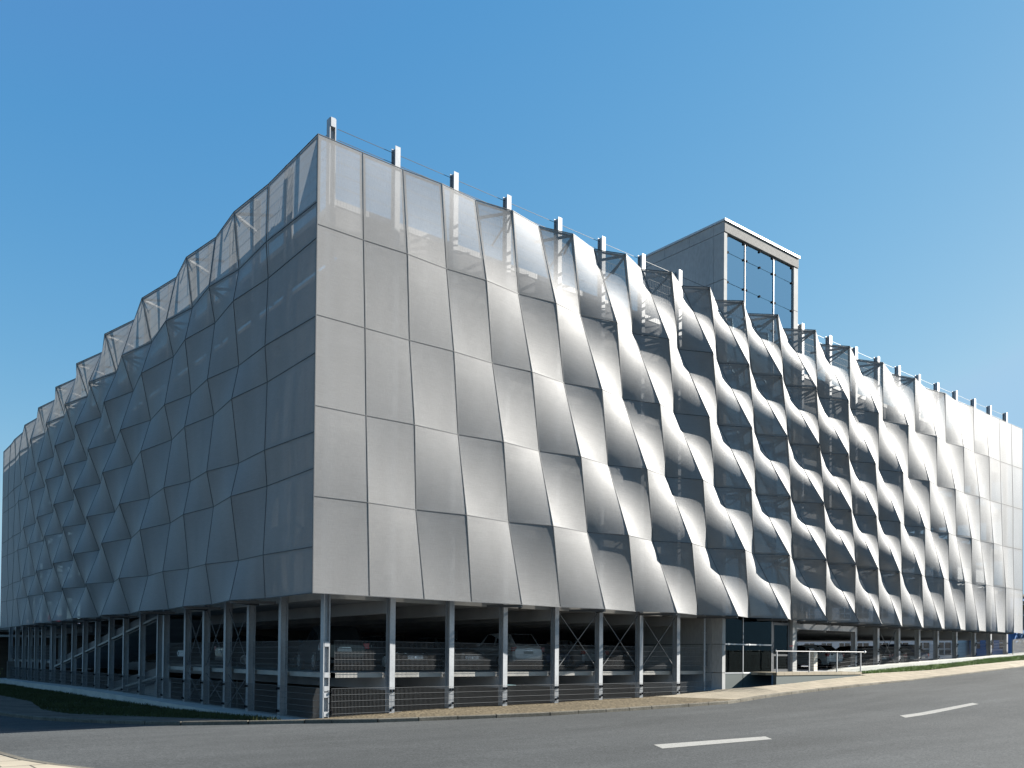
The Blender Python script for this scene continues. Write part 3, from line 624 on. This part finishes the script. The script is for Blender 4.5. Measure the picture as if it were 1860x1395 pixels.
def guard(s0, s1, ax, d=1.12):
    b = MB(); wire_panel(b, s0+.03, s1-.03, -.5, -.5, .45, .45, d, ax); b.build('guard_panel', M['wire'], G)
cs = [1.2]+XS
for a, c in zip(cs[:-1], cs[1:]): guard(a+.1, c-.1, 'x')
cs = [1.25]+YS[:6]
for a, c in zip(cs[:-1], cs[1:]): guard(a+.1, c-.1, 'y')
cs = [40.9]+YS[14:]
for a, c in zip(cs[:-1], cs[1:]): guard(a+.1, c-.1, 'y')
f = thing('wire_fence', 'beige chain link fence beyond the far end of the garage', 'fence', (51.2,.35,plinth_top(51.2)))
b = MB(); wire_panel(b, 51.3, 61.5, plinth_top(51.3)+.02, plinth_top(61.5)+.02, 1.42, 1.8, .35, 'x', step=.09, hstep=.09, vw=.008, hw=.008)
o = b.build('fence_mesh', M['ticket'], f); o.location = -Vector(f.location)
for k in range(5):
    x = 51.3+k*2.5; b = MB(); b.lathe((x,.35,plinth_top(x)-.1), (0,0,1), [(0,.035),(1.02,.035),(1.04,.02)], 10); o = b.build('post', M['ticket'], f); o.location = -Vector(f.location)

# ------------------------------------------------------------------ stair tower
T = thing('stair_tower', 'pale concrete stair tower with blue glass front rising above the garage roof', 'tower', (22.9,2.7,-1.5))
def tp(b, name, m, parent=None, **k):
    o = b.build(name, m, parent or T, **k)
    if not parent: o.location = -Vector(T.location)
    return o
TX0, TX1, TY0, TY1 = 20.0, 25.82, .32, 5.2
seam = [-1.6, -.66, .62, 4.2, 8.4, 12.6, 17.02, 19.16]
b = MB()                                            # left flank in slabs with open joints
for z0, z1 in zip(seam[:-1], seam[1:]):
    for y0, y1 in ((TY0,.9),(.912,TY1)):
        b.box(TX0,TX0+.22,y0,y1,z0+.012,z1-.012)
for y0, y1 in ((TY0,.9),(.912,2.3),(2.312,3.8),(3.812,TY1)): b.box(TX0,TX0+.22,y0,y1,19.172,19.64)
tp(b, 'side_wall', M['conc'])
b = MB(); b.box(TX0+.2,TX0+.24,TY0+.02,TY1-.02,-1.6,19.6); tp(b, 'joint_backing', M['dark'])
b = MB()
for z0, z1 in zip(seam[:-1], seam[1:]): b.box(25.47,TX1,TY0+.002,.9,z0+.012,z1-.012)
tp(b, 'pier', M['conc'])
b = MB(); b.box(25.6,25.78,1.0,TY1-.01,-1.6,12.6); tp(b, 'side_wall', M['conc'])
b = MB(); b.box(TX0+.25,25.58,TY1-.2,TY1-.012,-1.6,12.6); tp(b, 'rear_wall', M['wallin'])
b = MB(); b.box(TX0+.004,TX1+.004,TY0-.03,TY0+.2,19.175,19.638); tp(b, 'fascia', M['fascia'])
b = MB(); b.box(TX0+.23,TX1,.53,TY1,19.4,19.6); tp(b, 'ceiling', M['conc'])
b = MB(); b.box(TX0-.05,TX1+.06,TY0-.09,TY1+.05,19.645,19.74); tp(b, 'roof_cap', M['cap'])
gx = [20.245,21.62,23.86,25.45]
for k, (x0, x1) in enumerate(zip(gx[:-1], gx[1:])):
    zs = [1.9,4.3,5.9,8.2,9.8,11.2,12.8,14.2,15.6,16.98,18.34,19.15]
    for z0, z1 in zip(zs[:-1], zs[1:]):
        b = MB(); b.box(x0+.014,x1-.014,.40,.415,z0+.012,z1-.012); tp(b, 'glass_pane', M['tglass'])
for x in gx[1:-1]:
    b = MB(); b.box(x-.014,x+.014,.36,.399,12.9,19.13); tp(b, 'cover_strip', M['galv'])
    b = MB(); b.box(x-.04,x+.04,.5,.62,-.66,19.15); tp(b, 'mullion', M['cap'])
for z in (14.2,15.6,16.98,18.34):
    b = MB(); b.box(20.26,25.44,.47,.49,z-.03,z+.03); tp(b, 'transom', M['galv'])
    for x in (20.33,21.52,21.72,22.74,23.76,23.96,25.36):
        b = MB(); b.lathe((x,.34,z), (0,1,0), [(0,.045),(.03,.055),(.05,.055),(.14,.03)], 10); tp(b, 'glass_clamp', M['dark'])
for x in (20.33,21.52,21.72,22.74,23.76,23.96,25.36):
    b = MB(); b.lathe((x,.34,19.08), (0,1,0), [(0,.045),(.03,.055),(.05,.055),(.14,.03)], 10); tp(b, 'glass_clamp', M['dark'])
# rear glass of the top storeys, so the sky shows through
b = MB(); b.box(TX0+.3,25.6,TY1-.15,TY1-.13,12.7,19.38); tp(b, 'glass_pane', M['gglass'])
b = MB(); b.box(25.62,25.64,1.0,TY1-.2,12.7,19.38); tp(b, 'glass_pane', M['gglass'])
# street level: glass bays, plinth panel, door, stair flight
for x0, x1 in ((20.245,21.62),(21.62,23.86)):
    for z0, z1 in ((-.64,.6),(.66,1.9)):
        b = MB(); b.box(x0+.02,x1-.02,.40,.415,z0,z1); tp(b, 'glass_pane', M['gglass'])
    b = MB(); b.box(x0+.02,x1-.02,.385,.44,.602,.658); tp(b, 'transom', M['galv'])
    b = MB(); b.box(x0+.02,x1-.02,.385,.44,-.70,-.645); tp(b, 'transom', M['galv'] if x0 < 21 else M['white'])
    b = MB(); b.box(x0+.02,x1-.02,.40,.43,-1.55,-.702); tp(b, 'plinth_panel', M['darkpanel'])
for x in (21.62,23.86):
    b = MB(); b.box(x-.02,x+.02,.385,.45,-.66,1.9); tp(b, 'mullion', M['galv'])
b = MB(); b.lathe((20.55,.37,.63),(0,1,0),[(0,.04),(.03,.05)],10); b.lathe((22.1,.37,.63),(0,1,0),[(0,.04),(.03,.05)],10); b.lathe((22.9,.37,.63),(0,1,0),[(0,.04),(.03,.05)],10); tp(b, 'glass_clamp', M['white'])
d = MB(); d.box(23.98,24.06,.42,.5,-.63,1.72); d.box(25.22,25.30,.42,.5,-.63,1.72); d.box(24.06,25.22,.42,.5,1.6,1.72); d.box(24.06,25.22,.42,.5,-.63,-.5); d.box(24.06,25.22,.42,.5,.12,.2)
dd_ = tp(d, 'door', M['door'])
d = MB(); d.box(24.062,25.218,.45,.46,-.498,.118); d.box(24.062,25.218,.45,.46,.202,1.598); d.build('door_glass', M['gglass'], dd_)
d = MB(); d.bar((24.15,.36,.3),(24.15,.36,.45),.03); d.bar((24.12,.38,.33),(24.3,.38,.33),.03); d.build('handle', M['galv'], dd_)
b = MB(); b.bar((21.7,2.2,.55),(24.0,2.2,2.3),1.2,.22); tp(b, 'stair_flight', M['conc'])
b = MB(); b.bar((21.0,3.6,-.62),(23.6,3.6,1.2),1.2,.22); tp(b, 'stair_flight', M['conc'])
b = MB(); b.box(TX0+.25,25.5,.66,TY1-.21,-.72,-.645); tp(b, 'landing', M['deck'])
b = MB(); b.box(23.9,24.6,1.8,2.3,-.64,1.2); b.box(22.0,22.9,3.0,3.1,-.4,1.0); tp(b, 'vending_cabinet', PAINT['red'])
# entrance platform and its handrail
b = MB(); b.box(22.2,29.5,-1.0,.34,-.76,-.63); b.box(22.2,25.9,.34,.39,-.76,-.63)
o = b.build('platform', M['pave']); struct(o)
b = MB(); b.box(22.22,29.4,-.965,-.8,-1.6,-.762); struct(b.build('retaining_wall', M['darkpanel']))
b = MB(); b.poly([(25.8,.345,-.64),(31.3,.345,-.64),(31.3,1.0,-.605),(25.8,1.0,-.605)]); struct(b.build('driveway', M['deck']))
H_ = thing('handrail', 'slim steel handrail with horizontal cables in front of the glass entrance', 'handrail', (22.25,-.93,-.63))
hb = lambda b, n, m: setattr(b.build(n, m, H_), 'location', -Vector(H_.location))
b = MB(); b.bar((22.2,-.93,.33),(29.85,-.93,.36),.045,n=10); hb(b, 'top_rail', M['flange'])
b = MB(); b.lathe((29.9,-.93,.365),(1,0,0),[(-.06,.03),(-.03,.06),(.03,.06),(.06,.03)],12); hb(b, 'rail_end', M['white'])
for x in (22.3,24.9,27.3,29.5):
    b = MB(); b.box(x-.022,x+.022,-.955,-.905,-.78 if x < 29 else -.85,.32); hb(b, 'post', M['galv'])
for k in range(6):
    b = MB(); b.bar((22.3,-.93,-.5+k*.13),(29.5,-.93,-.5+k*.13),.007); hb(b, 'cable', M['dark'])
def ticket(x, y, label, m):
    t = thing('ticket_machine', label, 'ticket machine', (x,y,-.62))
    b = MB()
    for k in range(8): b.box(-.16,.16,-.13,.13,.0+k*.125,.117+k*.125)
    b.build('housing', m, t)
    b = MB(); b.box(-.12,.12,-.11,.11,0,1.08); b.build('core', M['dark'], t)
    b = MB(); b.poly([(-.16,-.13,1.0),(.16,-.13,1.0),(.16,.13,1.16),(-.16,.13,1.16)]); b.poly([(-.16,.13,1.0),(-.16,-.13,1.0),(-.16,.13,1.16)]); b.poly([(.16,-.13,1.0),(.16,.13,1.0),(.16,.13,1.16)]); b.poly([(-.16,.13,1.0),(-.16,.13,1.16),(.16,.13,1.16),(.16,.13,1.0)])
    b.build('screen_top', M['galv'], t)
ticket(27.95,.75,'squat beige slatted ticket machine at the garage entrance beside the white car', M['ticket'])
ticket(26.25,.85,'narrow pale blue grey slatted ticket machine beside the tower pier', M['galv'])
# small arrow sign on the guard
S = thing('arrow_sign', 'small white arrow shaped sign hung behind the left columns', 'sign', (1.24,15.3,-.0))
b = MB(); k = len(b.v); pts = [(-.42,-.13),(.5,-.13),(.62,0),(.5,.13),(-.42,.13)]
b.poly([(-.02,y,z) for y,z in reversed(pts)][::-1]); b.poly([(.0,y,z) for y,z in reversed(pts)])
for (y0,z0),(y1,z1) in zip(pts, pts[1:]+pts[:1]): b.poly([(-.02,y0,z0),(0,y0,z0),(0,y1,z1),(-.02,y1,z1)])
b.build('plate', M['white'], S, fix=True)
b = MB(); b.box(-.025,-.021,.38,.46,-.07,.07); b.box(-.025,-.021,-.34,-.28,-.07,.07); b.build('mark', M['dark'], S)
b = MB(); b.bar((.0,-.3,.13),(.0,-.3,.45),.02); b.bar((.0,.4,.13),(.0,.4,.45),.02); b.build('hanger', M['wire'], S)

# ------------------------------------------------------------------ cars
CAR = {   # side profile: stations (y from nose 0 to tail L), lower z, shoulder z, half width ; greenhouse ; dims
 'sedan': dict(L=4.7, w=.90, st=[(0,.42,.62,.62),(.12,.28,.72,.78),(.6,.2,.82,.88),(1.35,.2,.93,.90),(3.5,.2,.97,.90),(4.15,.22,1.0,.87),(4.6,.3,.97,.8),(4.7,.42,.8,.66)], gh=(1.3,2.05,3.35,4.1,1.45,.62), wb=(.92,3.72)),
 'hatch': dict(L=4.3, w=.90, st=[(0,.42,.62,.6),(.12,.28,.74,.77),(.55,.2,.86,.87),(1.25,.2,.97,.90),(3.2,.2,1.03,.90),(3.9,.22,1.05,.88),(4.22,.3,1.0,.82),(4.3,.45,.85,.72)], gh=(1.15,1.95,3.55,4.16,1.48,.63), wb=(.88,3.5)),
 'suv': dict(L=4.6, w=.93, st=[(0,.45,.75,.66),(.12,.32,.88,.82),(.55,.26,1.0,.91),(1.3,.26,1.08,.93),(3.5,.26,1.12,.93),(4.25,.28,1.12,.91),(4.52,.36,1.08,.86),(4.6,.5,.95,.76)], gh=(1.2,1.95,3.9,4.5,1.70,.68), wb=(.9,3.62)),
 'van': dict(L=5.0, w=.98, st=[(0,.45,.85,.75),(.1,.3,1.0,.9),(.45,.26,1.12,.96),(1.0,.26,1.2,.98),(3.8,.26,1.22,.98),(4.7,.26,1.22,.98),(4.95,.32,1.2,.96),(5.0,.45,1.1,.92)], gh=(.75,1.6,4.75,4.97,2.05,.82), wb=(.95,4.0)),
}
def make_car(kind, paintname, label, loc, rz, group):
    c = CAR[kind]; t = thing('parked_car', label, 'car', loc, rz, group)
    pm = PAINT[paintname]; st = c['st']
    def ring(s):
        y, zb, zs, w = s; zm = zb+(zs-zb)*.55
        half = [(.0,zb),(w*.86,zb),(w*.97,zb+.1),(w,zm),(w*.95,zs-.06),(w*.84,zs),(.0,zs+.035)]
        return [(x,y,z) for x,z in half]+[(-x,y,z) for x,z in half[-2:0:-1]]
    b = MB(); rs = [ring(s) for s in st]; n = len(rs[0])
    for r in rs: b.v += r
    for k in range(len(rs)-1):
        for i in range(n): b.f.append((k*n+i, k*n+(i+1)%n, (k+1)*n+(i+1)%n, (k+1)*n+i)); b.m.append(0)
    b.f.append(tuple(range(n))); b.m.append(0); b.f.append(tuple((len(rs)-1)*n+i for i in reversed(range(n)))); b.m.append(0)
    y0, y1, y2, y3, zr, wr = c['gh']
    sh = lambda y: float(np.interp(y, [s[0] for s in st], [s[2] for s in st])); wd = lambda y: float(np.interp(y, [s[0] for s in st], [s[3] for s in st]))
    B = [(y0, wd(y0)*.80, sh(y0)-.01), (y1, wd(y1)*.83, sh(y1)-.01), (y2, wd(y2)*.83, sh(y2)-.01), (y3, wd(y3)*.80, sh(y3)-.01)]
    Tp = [(y1, wr*.94, zr-.05), ((y1+y2)/2, wr, zr), (y2, wr*.95, zr-.045)]
    bl = lambda s, q: (s*q[1], q[0], q[2])
    for s in (-1, 1):
        b.poly([bl(s,B[0]),bl(s,B[1]),bl(s,Tp[0])]); b.poly([bl(s,B[1]),bl(s,B[2]),bl(s,Tp[2]),bl(s,Tp[1]),bl(s,Tp[0])]); b.poly([bl(s,B[2]),bl(s,B[3]),bl(s,Tp[2])])
    b.poly([bl(-1,B[0]),bl(1,B[0]),bl(1,Tp[0]),bl(-1,Tp[0])]); b.poly([bl(-1,B[3]),bl(1,B[3]),bl(1,Tp[2]),bl(-1,Tp[2])][::-1])
    for a, e in ((0,1),(1,2)): b.poly([bl(-1,Tp[a]),bl(1,Tp[a]),bl(1,Tp[e]),bl(-1,Tp[e])])
    o = b.build('body', pm, t, fix=True)
    # panes, a few millimetres proud of the greenhouse
    def lerp(p, q, s): return tuple(p[i]+(q[i]-p[i])*s for i in range(3))
    def pane(name, q, inset, off):
        cx = [sum(p[i] for p in q)/len(q) for i in range(3)]; n_ = (Vector(q[1])-Vector(q[0])).cross(Vector(q[2])-Vector(q[0])).normalized()
        if n_.dot(Vector(cx)-Vector((0,2.3,.8))) < 0: n_ = -n_
        b = MB(); b.poly([Vector(lerp(p, cx, inset))+n_*off for p in q]); return b.build(name, M['carglass'], t)
    pane('windscreen', [bl(-1,B[0]),bl(1,B[0]),bl(1,Tp[0]),bl(-1,Tp[0])], .08, .008)
    pane('rear_window', [bl(1,B[3]),bl(-1,B[3]),bl(-1,Tp[2]),bl(1,Tp[2])], .1, .008)
    for s in (-1, 1):
        mB = lerp(bl(s,B[1]), bl(s,B[2]), .45); mT = lerp(bl(s,Tp[0]), bl(s,Tp[2]), .45)
        A0 = lerp(bl(s,B[0]), bl(s,B[1]), .45); E0 = lerp(bl(s,B[2]), bl(s,B[3]), .55)
        pane('side_window', [A0, lerp(bl(s,B[1]),mB,.96), lerp(bl(s,Tp[0]),mT,.96), lerp(bl(s,Tp[0]),mT,.05)], .09, .012)
        pane('side_window', [lerp(mB,bl(s,B[2]),.04), E0, lerp(bl(s,Tp[2]),mT,.05), lerp(mT,bl(s,Tp[2]),.04)], .09, .012)
    r = .33 if kind in ('sedan','hatch') else .36
    for yw in c['wb']:
        for s in (-1, 1):
            x = s*(wd(yw)-.02)
            a = MB(); a.lathe((x-s*.16,yw,r),(s,0,0),[(0,r+.05),(.172,r+.05)],22); a.build('wheel_arch', M['trim'], t)
            a = MB(); a.lathe((x-s*.18,yw,r),(s,0,0),[(0,r-.02),(.03,r),(.185,r),(.205,r-.03),(.206,r*.66)],22); ty = a.build('wheel', M['tyre'], t)
            a = MB(); a.lathe((x+s*.027,yw,r),(s,0,0),[(0,r*.66),(.004,r*.66),(.006,r*.58),(-.0,r*.56)],20); a.lathe((x+s*.028,yw,r),(s,0,0),[(0,.06),(.01,.05)],10)
            for k in range(7):
                an = k*2*math.pi/7; a.bar((x+s*.03,yw+.05*math.cos(an),r+.05*math.sin(an)),(x+s*.03,yw+r*.6*math.cos(an),r+r*.6*math.sin(an)),.05,.02)
            a.build('rim', M['rim'], ty)
    L = c['L']; zs0, zsL = st[1][2], st[-2][2]; wN, wT = st[1][3], st[-2][3]
    for s in (-1, 1):
        a = MB(); a.poly([(s*wN*.45,-.0,zs0-.16),(s*wN*.98,.2,zs0-.12),(s*wN*.96,.22,zs0+.0),(s*wN*.5,.03,zs0-.03)]); a.poly([(s*wN*.98,.2,zs0-.12),(s*(wN+.07),.5,zs0-.02),(s*wN*1.02,.45,zs0+.03),(s*wN*.96,.22,zs0)]); a.build('headlight', M['lamp_clear'], t)
        a = MB(); zt = zsL-.05; a.box(s*wT*.93-.13,s*wT*.93+.09,L-.16,L-.015,zt-.2,zt) ; a.build('taillight', M['lamp_red'], t)
        a = MB(); a.lathe((s*(c['w']+.03),y0+.45,sh(y0)+.06),(s,0,0),[(-.04,.03),(.0,.075),(.1,.075),(.14,.04)],10); a.build('mirror', pm, t)
        a = MB(); a.box(s*c['w']*.985-.02,s*c['w']*.985+.02,y1+.75,y1+.95,sh(y1)-.2,sh(y1)-.17); a.build('door_handle', pm, t)
    a = MB(); a.box(-wN*.5,wN*.5,-.035,.1,zs0-.28,zs0-.12)
    for k in range(3): a.box(-wN*.48,wN*.48,-.045,-.03,zs0-.26+k*.05,zs0-.24+k*.05,1)
    a.lathe((0,-.04,zs0-.2),(0,-1,0),[(0,.06),(.012,.055)],12,1)
    a.build('grille', [M['trim'], M['chrome']], t)
    a = MB(); a.box(-.26,.26,-.03,.05,.4,.51); a.build('number_plate', M['plate'], t)
    a = MB(); a.box(-.26,.26,L-.1,L+.012,zsL-.36,zsL-.25); a.build('number_plate', M['plate'], t)
    a = MB(); a.box(-wT*.8,wT*.8,L-.12,L+.01,.3,.42); a.build('lower_trim', M['trim'], t); a = MB(); a.box(-wN*.8,wN*.8,-.02,.15,.24,.34); a.build('lower_trim', M['trim'], t)
    a = MB(); a.box(-.22,.22,L-.1,L+.014,zsL-.22,zsL-.19); a.build('boot_strip', M['chrome'], t)
    return t
GP = 'cars parked inside the garage'
F1 = -.6
nearer = lambda x, y: (-11.69+(x+11.69)*.87, -23.92+(y+23.92)*.87)
def rear_to_street(kind, col, label, x, y, yaw=0, grp=GP, z=F1):      # tail at (x, y), nose away from the street
    if y > 8.5: x, y = nearer(x, y)
    L = CAR[kind]['L']; a = math.pi+yaw                            # local +y (tail) points to the street
    v = Vector((-math.sin(a), math.cos(a)))*L
    make_car(kind, col, label, (x-v.x, y-v.y, z), a, grp)
def nose_to_street(kind, col, label, x, y, yaw=0, grp=GP, z=F1):
    if 8.5 < y < 20: x, y = nearer(x, y)
    make_car(kind, col, label, (x, y, z), yaw, grp)
rear_to_street('suv', 'black', 'black car parked tail out behind the corner column with red tail lamps', 5.9, 9.0, R(-14))
nose_to_street('sedan', 'black', 'black saloon facing out with bright grille in the second bay from the corner', 11.0, 11.5)
nose_to_street('sedan', 'grey', 'dark grey saloon facing out left of the white estate', 14.6, 11.8)
rear_to_street('suv', 'white', 'white estate car parked tail out in the middle of the street front', 18.55, 12.0, R(-6))
nose_to_street('hatch', 'blue', 'dark blue car facing out between the white estate and the silver car', 21.2, 12.4)
rear_to_street('sedan', 'silver', 'silver saloon parked tail out behind the first pair of crossed rods', 23.6, 12.0, R(-5))
nose_to_street('hatch', 'black', 'black hatchback facing out behind the second pair of crossed rods', 27.0, 11.5)
rear_to_street('sedan', 'grey', 'dark grey saloon tail out with red lamp behind the third pair of crossed rods', 31.2, 12.5)
rear_to_street('hatch', 'white', 'white hatchback parked tail out at the garage entrance behind the handrail', 37.1, 4.9, R(-3))
for k, (x, lab, kd) in enumerate(((40.4,'first dark car right of the white hatchback behind the wire fence','sedan'),(43.2,'second dark car right of the white hatchback behind the wire fence','hatch'),(46.0,'dark rounded car above the middle of the grass strip','hatch'),(48.6,'last dark car at the far right end of the garage','suv'))):
    rear_to_street(kd, ('black','grey','black','blue')[k], lab, x, 3.6+.5*k)
make_car('hatch', 'black', 'black hatchback parked sideways behind the left crossed rods', (7.6,16.2,F1), R(90), GP)
make_car('sedan', 'grey', 'dark grey saloon parked sideways beyond the arrow sign', (9.8,20.4,F1), R(90), GP)
# ------------------------------------------------------------------ surroundings seen through and beside the garage
N = thing('neighbour_deck', 'open upper parking deck seen beyond the left end of the garage', 'parking deck', (6,72,-2.5))
nb = lambda b, n, m: setattr(b.build(n, m, N), 'location', -Vector(N.location))
b = MB(); b.box(-14,30,62.5,82,1.75,2.0); nb(b, 'deck', M['deck'])
b = MB(); b.box(-14,30,62.2,62.49,1.9,2.2); b.box(-14,30,62.25,62.48,1.3,1.48); nb(b, 'edge_beam', M['beam'])
b = MB(); b.box(-14,30,70,70.3,-2.6,1.74); nb(b, 'back_wall', M['wallin'])
for x in (-12,-6,0,6,12,18,24): b = MB(); column_mb(b, x, 62.6, -2.6, 1.74, 'y'); nb(b, 'column', M['galv'])
GN = 'cars on the neighbouring deck'
for k, (x, kd, cl, lab) in enumerate(((.3,'van','white','white van on the open deck at the far left edge'),(3.4,'hatch','silver','silver hatchback beside the white van on the open deck'),(6.2,'sedan','red','red saloon on the open deck beyond the left columns'),(9.2,'hatch','white','white hatchback right of the red saloon on the open deck'),(12.2,'sedan','silver','silver saloon at the right end of the open deck'))):
    nose_to_street(kd, cl, lab, x, 63.6, 0, GN, 2.0)
def leaves(b, n, fn, size, rnd):
    for _ in range(n):
        p = Vector(fn()); a = Vector((rnd.gauss(0,1),rnd.gauss(0,1),rnd.gauss(0,1))).normalized(); c = a.orthogonal().normalized(); d = a.cross(c)
        s = size*rnd.uniform(.6,1.4); b.poly([p+c*s, p+d*s*.6, p-c*s, p-d*s*.6])
def blob(rnd, cs):
    c, r = rnd.choice(cs); v = Vector((rnd.gauss(0,1),rnd.gauss(0,1),rnd.gauss(0,1))).normalized(); k = rnd.random()**.4
    return (c[0]+v.x*r*k, c[1]+v.y*r*k, c[2]+v.z*r*k*.85)
def bush(x, y, z, r, label, seed):
    rnd = random.Random(seed); t = thing('bush', label, 'bush', (x,y,z), 0, 'golden bushes beyond the garage')
    cs = [((rnd.uniform(-r,r)*.8, rnd.uniform(-r,r)*.8, r*rnd.uniform(.45,1.0)), r*rnd.uniform(.35,.55)) for _ in range(9)]
    b = MB(); leaves(b, 1600, lambda: blob(rnd, cs), .07, rnd); b.build('foliage', M['leaf_gold'], t)
    b = MB()
    for c, q in cs[:6]: b.bar((0,0,0), (c[0]*.7,c[1]*.7,c[2]), .03)
    b.build('stem', M['bark'], t)
bush(-.8,57.8,-2.5,1.5,'golden green bush at the far left edge beyond the low wall',1)
bush(2.6,58.3,-2.5,1.1,'golden green bush seen between the first two far left columns',2)
bush(5.2,58.0,-2.5,1.2,'golden green bush seen between the third and fourth far left columns',3)
t_=bush(66,58.5,.4,2.6,'large golden green bush glimpsed through the middle of the open ground storey',4)
def tree(x, y, z, h, r, label, seed):
    rnd = random.Random(seed); t = thing('tree', label, 'tree', (x,y,z), 0, 'dark trees beyond the right end')
    cs = [((rnd.uniform(-r,r)*.8, rnd.uniform(-r,r)*.8, h*rnd.uniform(.3,.92)), r*rnd.uniform(.28,.5)) for _ in range(22)]
    b = MB(); leaves(b, 7000, lambda: blob(rnd, cs), .16, rnd); b.build('crown', M['leaf_dark'], t)
    b = MB(); b.lathe((0,0,-.3),(0,0,1),[(0,.3),(h*.3,.2),(h*.7,.08)],10)
    for c, q in cs[:9]: b.bar((0,0,h*.28), (c[0]*.8,c[1]*.8,c[2]), .09, n=6)
    b.build('trunk', M['bark'], t)
tree(78,6.5,.6,6.2,3.2,'dark leafy tree beside the right end of the garage, nearest of the clump',11)
tree(84,11.5,.6,5.6,3.2,'dark leafy tree glimpsed behind the fence left of the nearest tree',12)
tree(88,2.0,.8,6.8,3.6,'dark leafy tree at the right edge of the picture',13)
def house(name, label, x0, x1, y0, y1, z0, z1, m, rows, cols, face):
    t = thing(name, label, 'building', ((x0+x1)/2,(y0+y1)/2,z0)); L_ = -Vector(t.location)
    b = MB(); b.box(x0,x1,y0,y1,z0-1,z1); o = b.build('wall', m, t); o.location = L_
    b = MB(); b.box(x0-.15,x1+.15,y0-.15,y1+.15,z1,z1+.2); o = b.build('roof', M['flange'], t); o.location = L_
    for r_ in rows:
        for k in range(cols):
            ya = y0+(y1-y0)*(k+.22)/cols; yb = y0+(y1-y0)*(k+.78)/cols
            b = MB(); b.box(x0-.05,x0+.02,ya,yb,r_,r_+1.15); f = b.build('window', M['wpane'], t); f.location = L_
            b = MB(); b.box(x0-.08,x0-.04,(ya+yb)/2-.04,(ya+yb)/2+.04,r_,r_+1.15); b.box(x0-.08,x0-.04,ya,yb,r_+.5,r_+.57); b.build('glazing_bar', M['white'], f)
house('office_building', 'white building with dark windows seen through the open ground storey', 72,80,13.3,46,-.1,9,M['wbuild'],(.5,1.95,4.2),16,'x')
house('warehouse', 'blue clad hall seen through the right end of the ground storey', 74,86,9.3,12.9,0,6,M['bbuild'],(1.1,),3,'x')
make_car('van', 'red', 'red van beyond the garage entrance, seen past the tower pier', (56.0,20.6,-.35), R(100), 'vehicles behind the garage')
